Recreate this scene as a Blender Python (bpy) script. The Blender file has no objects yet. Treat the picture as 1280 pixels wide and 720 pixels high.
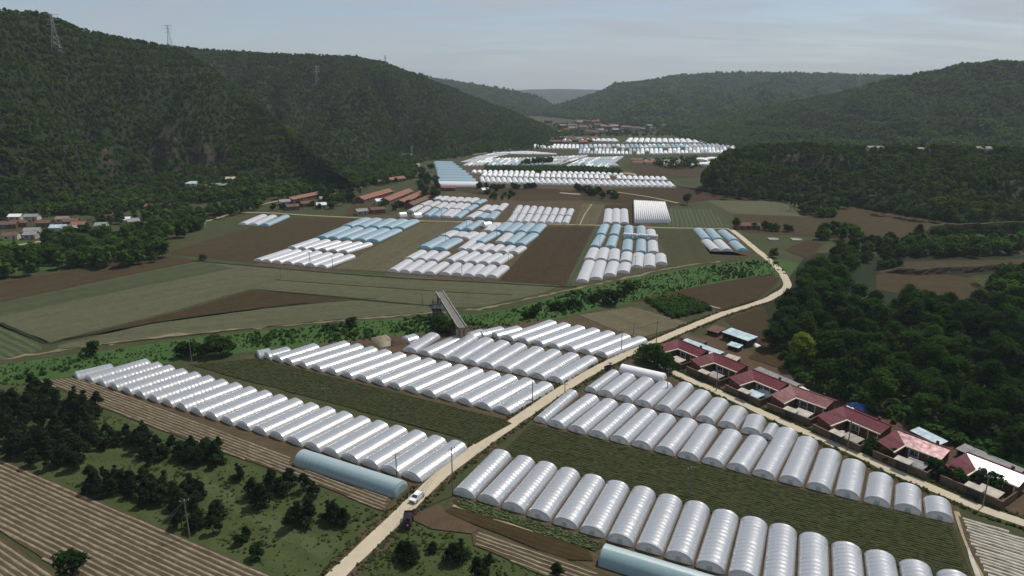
import bpy, bmesh, math, random
import numpy as np
from mathutils import Vector, Matrix, noise

R = math.radians
rng = random.Random(7)
nrg = np.random.default_rng(7)
S = bpy.context.scene
COL = S.collection

# ------------------------------------------------------------------ camera
CAM_H, FPX, HORIZ = 90.0, 865.0, 112.0          # metres, focal length and horizon row (1280 x 720 photo)
PITCH = math.atan((360 - HORIZ) / FPX)
cam = bpy.data.cameras.new('camera'); camo = bpy.data.objects.new('camera', cam); COL.objects.link(camo)
camo.location = (0, 0, CAM_H); camo.rotation_euler = (math.pi / 2 - PITCH, 0, 0)
cam.sensor_width = 36; cam.lens = 36 * FPX / 1280; cam.clip_start = 0.5; cam.clip_end = 60000
S.camera = camo

# ------------------------------------------------------------------ sky and sun
SUN_AZ, SUN_EL = 52.0, 58.0                       # degrees right of the view direction, above the horizon
w = bpy.data.worlds.new('World'); S.world = w; w.use_nodes = True
nt = w.node_tree; nt.nodes.clear()
def wn(t, **k):
    n = nt.nodes.new(t)
    for a, b in k.items(): setattr(n, a, b)
    return n
sky = wn('ShaderNodeTexSky', sky_type='NISHITA', sun_disc=False, sun_elevation=R(SUN_EL), sun_rotation=R(SUN_AZ),
         altitude=1500, air_density=1.0, dust_density=2.2, ozone_density=1.2)
tc = wn('ShaderNodeTexCoord'); sep = wn('ShaderNodeSeparateXYZ'); nt.links.new(tc.outputs['Generated'], sep.inputs[0])
# thin high cloud: direction projected on a flat layer
zc = wn('ShaderNodeMath', operation='ADD'); zc.inputs[1].default_value = 0.12; nt.links.new(sep.outputs['Z'], zc.inputs[0])
zm = wn('ShaderNodeMath', operation='MAXIMUM'); zm.inputs[1].default_value = 0.1; nt.links.new(zc.outputs[0], zm.inputs[0])
dv = wn('ShaderNodeVectorMath', operation='DIVIDE'); nt.links.new(tc.outputs['Generated'], dv.inputs[0])
cb = wn('ShaderNodeCombineXYZ')
for i in range(3): nt.links.new(zm.outputs[0], cb.inputs[i])
nt.links.new(cb.outputs[0], dv.inputs[1])
mp = wn('ShaderNodeMapping'); mp.inputs['Scale'].default_value = (0.55, 1.5, 0.0); mp.inputs['Rotation'].default_value = (0, 0, R(12))
nt.links.new(dv.outputs[0], mp.inputs[0])
cn = wn('ShaderNodeTexNoise'); cn.inputs['Scale'].default_value = 1.3; cn.inputs['Detail'].default_value = 9; cn.inputs['Roughness'].default_value = 0.58
cn.inputs['Distortion'].default_value = 0.7
nt.links.new(mp.outputs[0], cn.inputs['Vector'])
cr = wn('ShaderNodeMapRange'); cr.inputs[1].default_value = 0.38; cr.inputs[2].default_value = 0.68; cr.inputs[3].default_value = 0.22; cr.inputs[4].default_value = 0.95
nt.links.new(cn.outputs['Fac'], cr.inputs[0])
mx = wn('ShaderNodeMix', data_type='RGBA'); nt.links.new(cr.outputs[0], mx.inputs['Factor'])
nt.links.new(sky.outputs[0], mx.inputs['A']); mx.inputs['B'].default_value = (4.6, 4.95, 5.4, 1)
bg = wn('ShaderNodeBackground'); bg.inputs['Strength'].default_value = 0.10; nt.links.new(mx.outputs['Result'], bg.inputs['Color'])
wo = wn('ShaderNodeOutputWorld'); nt.links.new(bg.outputs[0], wo.inputs['Surface'])

sl = bpy.data.lights.new('sun', 'SUN'); sl.energy = 3.6; sl.angle = R(0.6); sl.color = (1.0, 0.95, 0.87)
so = bpy.data.objects.new('sun', sl); COL.objects.link(so)
a, e = R(SUN_AZ), R(SUN_EL)
SUN = Vector((math.sin(a) * math.cos(e), math.cos(a) * math.cos(e), math.sin(e)))
so.rotation_euler = SUN.to_track_quat('Z', 'Y').to_euler(); so.location = (150, 120, 300)
S.view_settings.view_transform = 'Standard'; S.view_settings.look = 'None'
S.view_settings.exposure = -0.02; S.view_settings.gamma = 1.0; S.view_settings.use_curve_mapping = False
cy = S.cycles
cy.max_bounces = 5; cy.diffuse_bounces = 2; cy.glossy_bounces = 2; cy.transmission_bounces = 3; cy.volume_bounces = 0
cy.transparent_max_bounces = 8; cy.caustics_reflective = False; cy.caustics_refractive = False
cy.use_adaptive_sampling = True; cy.adaptive_threshold = 0.02; cy.use_denoising = True

# ------------------------------------------------------------------ pixel -> place
_cp, _sp = math.cos(PITCH), math.sin(PITCH)
def ray(u, v):
    x, y = u - 640, 360 - v
    return Vector((x, _cp * FPX + _sp * y, -_sp * FPX + _cp * y))
def P(u, v, z=0.0):
    d = ray(u, v); t = (z - CAM_H) / d.z
    return Vector((d.x * t, d.y * t, z))
def PD(u, v, dist):
    d = ray(u, v); k = dist / math.hypot(d.x, d.y)
    return Vector((d.x * k, d.y * k, CAM_H + d.z * k))
def proj(p):
    x, y, z = p[0], p[1], p[2] - CAM_H
    f = _cp * y - _sp * z
    return 640 + FPX * x / f, 360 - FPX * (_sp * y + _cp * z) / f

# ------------------------------------------------------------------ object helpers
def tag(o, label=None, cat=None, group=None, kind=None):
    if label: o['label'] = label
    if cat: o['category'] = cat
    if group: o['group'] = group
    if kind: o['kind'] = kind
    return o
def link(o, parent=None):
    COL.objects.link(o)
    if parent: o.parent = parent
    return o
def empty(name, loc=(0, 0, 0), rz=0.0, scale=None):
    o = bpy.data.objects.new(name, None); COL.objects.link(o)
    o.location = loc; o.rotation_euler = (0, 0, rz); o.empty_display_size = 0.5
    if scale: o.scale = scale
    return o
class MB:
    def __init__(s): s.v = []; s.f = []; s.m = []
    def quad(s, *pts, m=0):
        n = len(s.v); s.v += [tuple(p) for p in pts]; s.f.append(tuple(range(n, n + len(pts)))); s.m.append(m)
    def box(s, x0, x1, y0, y1, z0, z1, m=0, M=None):
        n = len(s.v)
        c = [(x0,y0,z0),(x1,y0,z0),(x1,y1,z0),(x0,y1,z0),(x0,y0,z1),(x1,y0,z1),(x1,y1,z1),(x0,y1,z1)]
        if M is not None: c = [tuple(M @ Vector(p)) for p in c]
        s.v += c
        for f in ((3,2,1,0),(4,5,6,7),(0,1,5,4),(1,2,6,5),(2,3,7,6),(3,0,4,7)):
            s.f.append(tuple(n + i for i in f)); s.m.append(m)
    def tube(s, a, b, r0, r1=None, n=6, m=0, cap=True):
        a, b = Vector(a), Vector(b); r1 = r0 if r1 is None else r1
        d = (b - a); 
        if d.length < 1e-6: return
        q = d.to_track_quat('Z', 'Y'); k = len(s.v)
        for p, r in ((a, r0), (b, r1)):
            for i in range(n):
                t = 2 * math.pi * i / n
                s.v.append(tuple(p + q @ Vector((r * math.cos(t), r * math.sin(t), 0))))
        for i in range(n):
            j = (i + 1) % n; s.f.append((k + i, k + j, k + n + j, k + n + i)); s.m.append(m)
        if cap:
            s.f.append(tuple(k + i for i in reversed(range(n)))); s.m.append(m)
            s.f.append(tuple(k + n + i for i in range(n))); s.m.append(m)
    def mesh(s, name, mats, smooth=False):
        me = bpy.data.meshes.new(name); me.from_pydata(s.v, [], s.f)
        for m in (mats if isinstance(mats, (list, tuple)) else [mats]): me.materials.append(m)
        if any(s.m): me.polygons.foreach_set('material_index', s.m)
        if smooth: me.polygons.foreach_set('use_smooth', [True] * len(s.f))
        me.update(); return me
    def build(s, name, mats, parent=None, smooth=False):
        return link(bpy.data.objects.new(name, s.mesh(name, mats, smooth)), parent)
def inst(name, me, parent=None, loc=None, rz=None):
    o = bpy.data.objects.new(name, me)
    if loc is not None: o.location = loc
    if rz is not None: o.rotation_euler = (0, 0, rz)
    return link(o, parent)
ORD = ['zeroth','first','second','third','fourth','fifth','sixth','seventh','eighth','ninth','tenth','eleventh','twelfth','thirteenth','fourteenth',
       'fifteenth','sixteenth','seventeenth','eighteenth','nineteenth','twentieth','twenty-first','twenty-second','twenty-third','twenty-fourth',
       'twenty-fifth','twenty-sixth','twenty-seventh','twenty-eighth','twenty-ninth','thirtieth','thirty-first','thirty-second','thirty-third','thirty-fourth','thirty-fifth','thirty-sixth']

# ------------------------------------------------------------------ materials
class NT:
    def __init__(s, name):
        s.m = bpy.data.materials.new(name); s.m.use_nodes = True; s.t = s.m.node_tree; s.t.nodes.clear()
        s.out = s.n('ShaderNodeOutputMaterial')
    def n(s, t, **k):
        x = s.t.nodes.new(t)
        for a, b in k.items(): setattr(x, a, b)
        return x
    def l(s, a, b): s.t.links.new(a, b)
    def noise(s, vec, scale, detail=4, rough=0.55, dist=0.0):
        x = s.n('ShaderNodeTexNoise'); x.inputs['Scale'].default_value = scale; x.inputs['Detail'].default_value = detail
        x.inputs['Roughness'].default_value = rough; x.inputs['Distortion'].default_value = dist
        if vec is not None: s.l(vec, x.inputs['Vector'])
        return x.outputs['Fac']
    def ramp(s, fac, a, b, lo=0.0, hi=1.0):
        x = s.n('ShaderNodeMapRange'); x.inputs[1].default_value = a; x.inputs[2].default_value = b
        x.inputs[3].default_value = lo; x.inputs[4].default_value = hi; s.l(fac, x.inputs[0]); return x.outputs[0]
    def mix(s, fac, A, B, blend='MIX'):
        x = s.n('ShaderNodeMix', data_type='RGBA', blend_type=blend)
        for k, val in (('Factor', fac), ('A', A), ('B', B)):
            if isinstance(val, (int, float)): x.inputs[k].default_value = val
            elif isinstance(val, tuple): x.inputs[k].default_value = val if len(val) == 4 else val + (1,)
            else: s.l(val, x.inputs[k])
        return x.outputs['Result']
    def math(s, op, a, b=None):
        x = s.n('ShaderNodeMath', operation=op)
        for i, val in enumerate((a, b)):
            if val is None: continue
            if isinstance(val, (int, float)): x.inputs[i].default_value = val
            else: s.l(val, x.inputs[i])
        return x.outputs[0]
    def bump(s, h, strength=0.5, dist=0.1):
        x = s.n('ShaderNodeBump'); x.inputs['Strength'].default_value = strength; x.inputs['Distance'].default_value = dist
        s.l(h, x.inputs['Height']); return x.outputs[0]
    def bsdf(s, col, rough=0.8, spec=0.3, metal=0.0, normal=None):
        x = s.n('ShaderNodeBsdfPrincipled')
        if isinstance(col, tuple): x.inputs['Base Color'].default_value = col if len(col) == 4 else col + (1,)
        else: s.l(col, x.inputs['Base Color'])
        if isinstance(rough, (int, float)): x.inputs['Roughness'].default_value = rough
        else: s.l(rough, x.inputs['Roughness'])
        x.inputs['Specular IOR Level'].default_value = spec; x.inputs['Metallic'].default_value = metal
        if normal is not None: s.l(normal, x.inputs['Normal'])
        return x.outputs[0]
    def done(s, sh): s.l(sh, s.out.inputs['Surface']); return s.m
    def pos(s): return s.n('ShaderNodeNewGeometry').outputs['Position']
    def obj(s): return s.n('ShaderNodeTexCoord').outputs['Object']
    def rand(s): return s.n('ShaderNodeObjectInfo').outputs['Random']

def plain(name, c, rough=0.7, spec=0.3, metal=0.0, vary=0.25, scale=1.2):
    t = NT(name); f = t.noise(t.obj(), scale, 5, 0.6)
    lo = tuple(x * (1 - vary) for x in c); hi = tuple(min(1, x * (1 + vary)) for x in c)
    return t.done(t.bsdf(t.mix(t.ramp(f, 0.3, 0.7), lo, hi), rough, spec, metal))

def ground_mat(name, cols, big=0.02, mid=0.15, fine=1.4, bump=0.25):
    t = NT(name); p = t.pos()
    f1 = t.ramp(t.noise(p, big, 5, 0.6), 0.35, 0.65); f2 = t.ramp(t.noise(p, mid, 6, 0.65), 0.38, 0.62); f3 = t.ramp(t.noise(p, fine, 4, 0.7), 0.3, 0.7)
    c = t.mix(f1, cols[0], cols[1]); c = t.mix(t.math('MULTIPLY', f2, 0.75), c, cols[2])
    c = t.mix(t.math('MULTIPLY', f3, 0.55), c, cols[3])
    return t.done(t.bsdf(c, 0.95, 0.1, 0, t.bump(t.math('ADD', f3, f2), bump, 0.5)))

def field_mat(name, base, row, period, duty=0.5, soil=None, contrast=1.0, patch=0.5):
    """soil or crop colour with drilled rows along local X of the field"""
    t = NT(name); o = t.obj(); p = t.pos()
    sp = t.n('ShaderNodeSeparateXYZ'); t.l(o, sp.inputs[0])
    wob = t.math('MULTIPLY', t.math('SUBTRACT', t.noise(o, 0.08, 2), 0.5), period * 0.8)
    y = t.math('ADD', sp.outputs['Y'], wob)
    s = t.math('SINE', t.math('MULTIPLY', y, 2 * math.pi / period))
    s = t.ramp(s, -0.5 + (0.5 - duty), 0.5 + (0.5 - duty))
    gap = t.ramp(t.noise(p, 0.9, 5, 0.7), 0.36, 0.6)
    fac = t.math('MULTIPLY', t.math('MULTIPLY', s, gap), contrast)
    big = t.ramp(t.noise(p, 0.035, 6, 0.62), 0.35, 0.65)
    # wide passes of the drill or plough
    mp = t.n('ShaderNodeMapping'); mp.inputs['Scale'].default_value = (0.006, 0.16, 1); t.l(o, mp.inputs[0])
    lane = t.ramp(t.noise(mp.outputs[0], 1.0, 5, 0.6), 0.35, 0.65)
    b2 = soil or tuple(x * 1.35 for x in base)
    c = t.mix(t.math('MULTIPLY', big, patch), base, b2)
    c = t.mix(t.math('MULTIPLY', lane, min(1, patch * 1.1)), c, tuple(x * 0.66 for x in base))
    mo = t.ramp(t.noise(p, 0.22, 5, 0.7), 0.4, 0.65); c = t.mix(t.math('MULTIPLY', mo, 0.4), c, tuple(x * 1.3 for x in b2))
    c = t.mix(fac, c, row)
    f3 = t.ramp(t.noise(p, 2.2, 3, 0.7), 0.3, 0.7)
    c = t.mix(t.math('MULTIPLY', f3, 0.35), c, tuple(x * 0.55 for x in base))
    return t.done(t.bsdf(c, 0.95, 0.1, 0, t.bump(t.math('ADD', s, f3), 0.5, 0.12)))

def leaf_mat(name, c1, c2, big=0.03, c3=None, trans=0.32):
    t = NT(name); p = t.pos()
    r = t.rand(); b = t.ramp(t.noise(p, big, 4, 0.6), 0.35, 0.65)
    c = t.mix(r, c1, c2)
    c = t.mix(t.math('MULTIPLY', b, 0.55), c, c3 or tuple(x * 0.6 for x in c1))
    v = t.ramp(t.noise(p, 1.1, 2, 0.6), 0.3, 0.7, 0.6, 1.35)
    x = t.n('ShaderNodeVectorMath', operation='SCALE'); t.l(c, x.inputs[0]); t.l(v, x.inputs['Scale'])
    d = t.n('ShaderNodeBsdfDiffuse'); t.l(x.outputs[0], d.inputs['Color'])
    tr = t.n('ShaderNodeBsdfTranslucent'); t.l(x.outputs[0], tr.inputs['Color'])
    m = t.n('ShaderNodeMixShader'); m.inputs[0].default_value = trans; t.l(d.outputs[0], m.inputs[1]); t.l(tr.outputs[0], m.inputs[2])
    return t.done(m.outputs[0])

def film_mat(name, col, clear=0.15, rough=0.28, trans=0.45, gloss=0.5):
    t = NT(name); o = t.obj(); r = t.rand()
    n1 = t.noise(o, 0.6, 5, 0.65); n2 = t.noise(o, 3.0, 3, 0.6)
    dirt = t.math('ADD', t.math('MULTIPLY', t.ramp(n1, 0.35, 0.7), 0.22), t.math('MULTIPLY', r, 0.16))
    c = t.mix(dirt, col, tuple(x * 0.80 for x in col[:2]) + (col[2] * 0.76,))
    nb = t.bump(t.math('ADD', n1, t.math('MULTIPLY', n2, 0.4)), 0.35, 0.14)
    d = t.n('ShaderNodeBsdfDiffuse'); t.l(c, d.inputs['Color']); t.l(nb, d.inputs['Normal'])
    tr = t.n('ShaderNodeBsdfTranslucent'); t.l(c, tr.inputs['Color'])
    m = t.n('ShaderNodeMixShader'); m.inputs[0].default_value = trans; t.l(d.outputs[0], m.inputs[1]); t.l(tr.outputs[0], m.inputs[2])
    tp = t.n('ShaderNodeBsdfTransparent'); tp.inputs['Color'].default_value = (0.95, 0.97, 1, 1)
    m2 = t.n('ShaderNodeMixShader'); m2.inputs[0].default_value = clear; t.l(m.outputs[0], m2.inputs[1]); t.l(tp.outputs[0], m2.inputs[2])
    g = t.n('ShaderNodeBsdfGlossy'); g.inputs['Roughness'].default_value = rough; t.l(nb, g.inputs['Normal'])
    fr = t.n('ShaderNodeFresnel'); fr.inputs['IOR'].default_value = 1.48; t.l(nb, fr.inputs['Normal'])
    m3 = t.n('ShaderNodeMixShader'); t.l(t.math('MULTIPLY', fr.outputs[0], gloss * 2), m3.inputs[0]); t.l(m2.outputs[0], m3.inputs[1]); t.l(g.outputs[0], m3.inputs[2])
    return t.done(m3.outputs[0])

M = {}
M['ground'] = ground_mat('valley_ground', [(0.045,0.055,0.022),(0.075,0.062,0.034),(0.030,0.045,0.016),(0.065,0.070,0.030)])
M['grass'] = ground_mat('meadow_grass', [(0.038,0.070,0.018),(0.066,0.085,0.028),(0.028,0.050,0.014),(0.078,0.080,0.036)], 0.03, 0.2, 1.6)
M['bank'] = ground_mat('river_bank', [(0.040,0.092,0.022),(0.055,0.110,0.028),(0.026,0.058,0.015),(0.065,0.110,0.034)], 0.03, 0.2, 1.6)
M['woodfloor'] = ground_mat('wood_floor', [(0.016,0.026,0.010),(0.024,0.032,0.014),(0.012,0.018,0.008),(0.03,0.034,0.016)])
M['soil'] = ground_mat('bare_soil', [(0.080,0.052,0.032),(0.095,0.064,0.040),(0.060,0.038,0.024),(0.105,0.075,0.048)], 0.03, 0.25, 1.5)
t = NT('dirt_road'); p = t.pos(); f = t.ramp(t.noise(p, 0.25, 6, 0.65), 0.3, 0.7); f2 = t.ramp(t.noise(p, 2.0, 4, 0.7), 0.35, 0.65)
c = t.mix(f, (0.50,0.43,0.315), (0.40,0.34,0.24)); c = t.mix(t.math('MULTIPLY', f2, 0.4), c, (0.57,0.50,0.38))
M['road'] = t.done(t.bsdf(c, 0.92, 0.15, 0, t.bump(f2, 0.4, 0.05)))
M['path'] = ground_mat('field_path', [(0.36,0.31,0.20),(0.27,0.22,0.14),(0.22,0.19,0.11),(0.42,0.36,0.25)], 0.05, 0.3, 1.5)
M['mulch'] = plain('straw_mulch_film', (0.215,0.178,0.115), 0.6, 0.4, 0, 0.35, 0.5)
M['mulchwhite'] = plain('grey_mulch_film', (0.36,0.34,0.27), 0.5, 0.4, 0, 0.35, 0.5)
M['crop'] = plain('low_crop_leaves', (0.042,0.049,0.018), 0.9, 0.1, 0, 0.45, 0.9)
M['cropbright'] = plain('cabbage_leaves', (0.080,0.115,0.040), 0.8, 0.2, 0, 0.5, 1.2)
M['film'] = film_mat('clear_film', (0.90,0.91,0.93), 0.15, 0.27, 0.5, 0.27)
M['filmend'] = film_mat('clear_film_end', (0.76,0.78,0.80), 0.22, 0.3, 0.55, 0.2)
M['milk'] = film_mat('milky_film', (0.94,0.94,0.95), 0.03, 0.35, 0.42, 0.2)
M['filmgreen'] = film_mat('aged_green_film', (0.80,0.86,0.85), 0.08, 0.3, 0.5, 0.28)
M['blue'] = film_mat('blue_film', (0.40,0.68,0.80), 0.04, 0.35, 0.45, 0.25)
M['white'] = film_mat('white_film', (0.92,0.92,0.91), 0.0, 0.45, 0.15, 0.25)
M['whitesheet'] = plain('white_plastic_sheet', (0.86,0.86,0.85), 0.45, 0.4, 0, 0.06, 0.5)
M['teal'] = film_mat('teal_fabric', (0.28,0.40,0.42), 0.0, 0.55, 0.1, 0.15)
M['steel'] = plain('galvanised_steel', (0.42,0.44,0.45), 0.45, 0.5, 0.6, 0.15)
M['pole'] = plain('concrete_pole', (0.17,0.16,0.14), 0.9, 0.2)
M['dark'] = plain('dark_steel', (0.05,0.05,0.055), 0.6, 0.4, 0.3)
M['wire'] = plain('wire_metal', (0.10,0.10,0.10), 0.5, 0.5, 0.5)
M['conc'] = plain('weathered_concrete', (0.33,0.31,0.27), 0.9, 0.2, 0, 0.3, 0.6)
M['fascia'] = plain('cream_fascia', (0.66,0.60,0.46), 0.7, 0.3, 0, 0.2, 0.8)
M['plaster'] = plain('pale_plaster', (0.48,0.43,0.36), 0.9, 0.2, 0, 0.25, 0.5)
M['glass'] = plain('window_glass', (0.03,0.04,0.05), 0.12, 0.6, 0, 0.2)
M['wframe'] = plain('white_window_frame', (0.70,0.72,0.72), 0.5, 0.4)
M['wood'] = plain('wood_door', (0.16,0.09,0.05), 0.7, 0.3)
M['bluepaint'] = plain('blue_sheet_roof', (0.46,0.57,0.60), 0.42, 0.4, 0.0, 0.3, 0.5)
M['bluetarp'] = plain('blue_tarpaulin', (0.04,0.10,0.30), 0.5, 0.4)
M['greyroof'] = plain('fibre_cement_roof', (0.25,0.25,0.245), 0.85, 0.2, 0, 0.3, 0.5)
def brick_mat(name, a, b):
    t = NT(name); o = t.obj(); mp = t.n('ShaderNodeMapping'); mp.inputs['Rotation'].default_value = (R(90), 0, 0); t.l(o, mp.inputs[0])
    n = t.noise(o, 0.7, 5, 0.6)
    k = t.noise(o, 9.0, 3, 0.6)
    return t.done(t.bsdf(t.mix(t.math('MULTIPLY', t.math('ADD', n, k), 0.5), a, b), 0.92, 0.15, 0, t.bump(k, 0.3, 0.02)))
M['brick'] = brick_mat('red_brick', (0.10,0.042,0.030), (0.17,0.085,0.06))
M['mudbrick'] = brick_mat('mud_wall', (0.075,0.055,0.036), (0.14,0.105,0.07))
def roof_mat(name, a, b, rough):
    t = NT(name); o = t.obj(); n = t.ramp(t.noise(o, 0.5, 6, 0.65), 0.3, 0.7); k = t.noise(o, 5.0, 4, 0.6)
    rr = t.ramp(k, 0.3, 0.7, rough * 0.7, rough * 1.5)
    return t.done(t.bsdf(t.mix(n, a, b), rr, 0.22, 0.0, t.bump(k, 0.25, 0.03)))
M['redroof'] = roof_mat('red_glazed_roof', (0.105,0.018,0.026), (0.14,0.030,0.038), 0.6)
M['redroofb'] = roof_mat('pink_mottled_roof', (0.15,0.045,0.048), (0.26,0.12,0.12), 0.4)  # mottled from dull red to paler pink
M['glare_roof'] = plain('sun_glare_roof_sheet', (0.80,0.80,0.79), 0.40, 0.5, 0.9, 0.12, 0.8)  # sun glare on a red roof, put into a pale metallic colour
M['glint_roof'] = plain('sun_glint_red_metal_roof', (0.36,0.23,0.23), 0.40, 0.5, 0.7, 0.6, 0.9)  # sun glint put into the colour: paler, patchy metal for a red roof
M['claytile'] = roof_mat('clay_tile_roof', (0.19,0.085,0.058), (0.29,0.15,0.105), 0.8)
M['browntile'] = roof_mat('brown_tile_roof', (0.11,0.06,0.045), (0.18,0.11,0.085), 0.85)
M['bark'] = plain('bark', (0.055,0.042,0.030), 0.95, 0.1)
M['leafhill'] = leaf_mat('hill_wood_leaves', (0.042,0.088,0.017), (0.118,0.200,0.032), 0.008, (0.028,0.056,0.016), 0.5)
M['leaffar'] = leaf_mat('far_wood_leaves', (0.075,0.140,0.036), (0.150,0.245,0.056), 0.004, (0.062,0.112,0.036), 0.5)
M['leafwood'] = leaf_mat('broad_leaves', (0.020,0.048,0.011), (0.062,0.125,0.024), 0.03, (0.013,0.032,0.009), 0.45)
M['leafdark'] = leaf_mat('dark_needles', (0.014,0.025,0.011), (0.028,0.046,0.017), 0.05, (0.008,0.013,0.008), 0.2)
M['leafbright'] = leaf_mat('yellow_green_leaves', (0.13,0.20,0.025), (0.16,0.23,0.03), 0.05, (0.09,0.15,0.02), 0.4)
M['leafbank'] = leaf_mat('reed_leaves', (0.050,0.110,0.026), (0.095,0.170,0.040), 0.05, (0.034,0.075,0.020), 0.45)
M['leafgrass'] = leaf_mat('tussock_leaves', (0.085,0.130,0.038), (0.150,0.165,0.070), 0.05, (0.055,0.085,0.028), 0.45)

# ================================================================== the setting: ground, hills, fields, roads
def grid_sheet(name, x0, x1, y0, y1, nx, ny, zf, mat):
    xs = np.linspace(x0, x1, nx); ys = np.linspace(y0, y1, ny)
    v = [(x, y, zf(x, y)) for y in ys for x in xs]
    f = [(j*nx+i, j*nx+i+1, (j+1)*nx+i+1, (j+1)*nx+i) for j in range(ny-1) for i in range(nx-1)]
    me = bpy.data.meshes.new(name); me.from_pydata(v, [], f); me.materials.append(mat); me.update()
    return link(bpy.data.objects.new(name, me))
g = grid_sheet('ground', -12000, 12000, -1500, 14000, 13, 13, lambda x, y: 0.0, M['ground']); tag(g, kind='structure')

def lerp_tab(tab, u):
    xs = [t[0] for t in tab]; ys = [t[1] for t in tab]
    return float(np.interp(u, xs, ys))
def fbm(x, y, z=0.0, o=4):
    return noise.fractal(Vector((x, y, z)), 1.0, 2.0, o)

HT = NT('wooded_hillside'); _p = HT.pos()
_f1 = HT.ramp(HT.noise(_p, 0.012, 6, 0.65), 0.36, 0.64); _f2 = HT.ramp(HT.noise(_p, 0.08, 6, 0.7), 0.35, 0.65)
_c = HT.mix(_f1, (0.016,0.026,0.010), (0.024,0.036,0.013)); _c = HT.mix(HT.math('MULTIPLY', _f2, 0.6), _c, (0.030,0.032,0.015))
_at = HT.n('ShaderNodeAttribute', attribute_name='bare')
_mp = HT.n('ShaderNodeMapping'); _mp.inputs['Scale'].default_value = (1, 1, 0.12); HT.l(_p, _mp.inputs[0])
_st = HT.ramp(HT.noise(_mp.outputs[0], 0.16, 6, 0.7), 0.3, 0.7)
_cl = HT.mix(_st, (0.026,0.024,0.018), (0.085,0.064,0.046))
_c = HT.mix(_at.outputs['Fac'], _c, _cl)
M['hill'] = HT.done(HT.bsdf(_c, 0.95, 0.1, 0, HT.bump(HT.math('ADD', _f2, _st), 0.6, 2.0)))

HILLS = []
def hill(label_name, foot, crest, cdist, ustep, ns, amp, seed, back=0.7, cliffs=(), shape=1.0, base=-2.0, fz=0.0):
    """a ridge: foot line from where it meets the valley floor, crest line from its skyline at distance cdist"""
    u0, u1 = foot[0][0], foot[-1][0]
    us = np.arange(u0, u1 + 0.1, ustep); n = len(us)
    ss = list(np.linspace(0, 1, ns)) + [1.0 + back * k / 5 for k in range(1, 6)]
    G = np.zeros((n, len(ss), 3)); bare = np.zeros((n, len(ss)))
    for i, u in enumerate(us):
        F = P(u, lerp_tab(foot, u), fz); C = PD(u, lerp_tab(crest, u), lerp_tab(cdist, u))
        for j, s in enumerate(ss):
            x = F.x + (C.x - F.x) * s; y = F.y + (C.y - F.y) * s
            hs = C.z - fz
            if s <= 1:
                k = (s ** shape) * (1 - 0.25 * math.sin(math.pi * s) * 0.4)
                z = fz + hs * k
                env = math.sin(math.pi * min(1, s)) ** 0.8
                z += amp * min(1, hs / 110) * env * (fbm(x * 0.006 + seed, y * 0.0025, 0, 4) * 0.9 + 0.35 * fbm(x * 0.022, y * 0.012 + seed, 0, 3))
                z -= amp * 0.7 * env * min(1, max(0, hs - 25) / 110) * (1 - abs(fbm(x * 0.009 + seed * 2, y * 0.003, 1.0, 3)) * 2.2 - 0.35)   # gullies
                z += 1.3 * math.sin(z * 0.5) * env           # old terraces
            else:
                z = C.z - hs * 0.35 * ((s - 1) / back) ** 1.5 + amp * 0.2 * fbm(x * 0.006 + seed, y * 0.004, 0, 3) * (s - 1) / back
            z += 2.0 * fbm(x * 0.05, y * 0.05, seed, 3) * min(1, s * 6)
            for (ca, cb, sa, sb, rise) in cliffs:
                if ca - 25 < u < cb + 25:
                    wgt = max(0, min(1, (u - ca + 25) / 25, (cb + 25 - u) / 25))
                    jag = 0.05 * fbm(u * 0.05, seed, 3.0, 3)
                    q = (s - sa - jag) / (sb - sa); q = max(0.0, min(1.0, q)); q = q * q * (3 - 2 * q)
                    z += rise * wgt * (q - max(0.0, min(1.0, (s - sa + 0.25) / 0.6)))
                    if sa - 0.02 < s - jag < sb + 0.04 and wgt > 0.25 and fbm(x*0.05, y*0.03, 5.0, 3) > -0.15: bare[i, j] = wgt
            if s == 0: z = base + fz
            G[i, j] = (x, y, max(z, base + fz))
    ns2 = len(ss)
    f = [(i*ns2+j, (i+1)*ns2+j, (i+1)*ns2+j+1, i*ns2+j+1) for i in range(n-1) for j in range(ns2-1)]
    me = bpy.data.meshes.new('hill'); me.from_pydata(G.reshape(-1, 3).tolist(), [], f); me.materials.append(M['hill'])
    at = me.attributes.new('bare', 'FLOAT', 'POINT'); at.data.foreach_set('value', bare.reshape(-1))
    me.polygons.foreach_set('use_smooth', [True] * len(f)); me.update()
    o = link(bpy.data.objects.new('hill', me)); tag(o, label_name, None, None, 'structure')
    HILLS.append((o, us, np.array(ss), G, bare)); return o

hill('big wooded hill on the left with eroded banks',
     [(-600,330),(-200,300),(0,272),(150,262),(250,250),(330,243),(420,233),(452,224)],
     [(-600,-10),(-200,8),(0,14),(60,21),(100,38),(135,46),(215,60),(262,84),(310,122),(350,158),(400,200),(452,222)],
     [(-600,800),(0,860),(215,1050),(310,900),(350,800),(400,680),(452,640)], 6, 46, 40, 3.1,
     cliffs=((135,215,0.28,0.35,20),(240,285,0.33,0.41,16)))
hill('long wooded ridge falling to the valley mouth',
     [(150,232),(330,232),(420,228),(480,216),(530,203),(600,192),(660,182),(705,176)],
     [(150,62),(215,60),(290,66),(340,70),(440,72),(480,80),(520,95),(560,110),(600,126),(650,146),(690,163),(705,172)],
     [(150,1500),(300,1500),(440,1500),(600,1750),(660,1650),(705,1400)], 5, 46, 52, 9.7,
     cliffs=())
hill('hazy blue hill behind the long ridge',
     [(480,152),(560,150),(640,147),(720,142)],
     [(480,92),(560,103),(600,110),(640,116),(670,124),(700,138),(720,141)],
     [(480,3600),(720,3100)], 5, 24, 30, 5.5)
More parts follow.
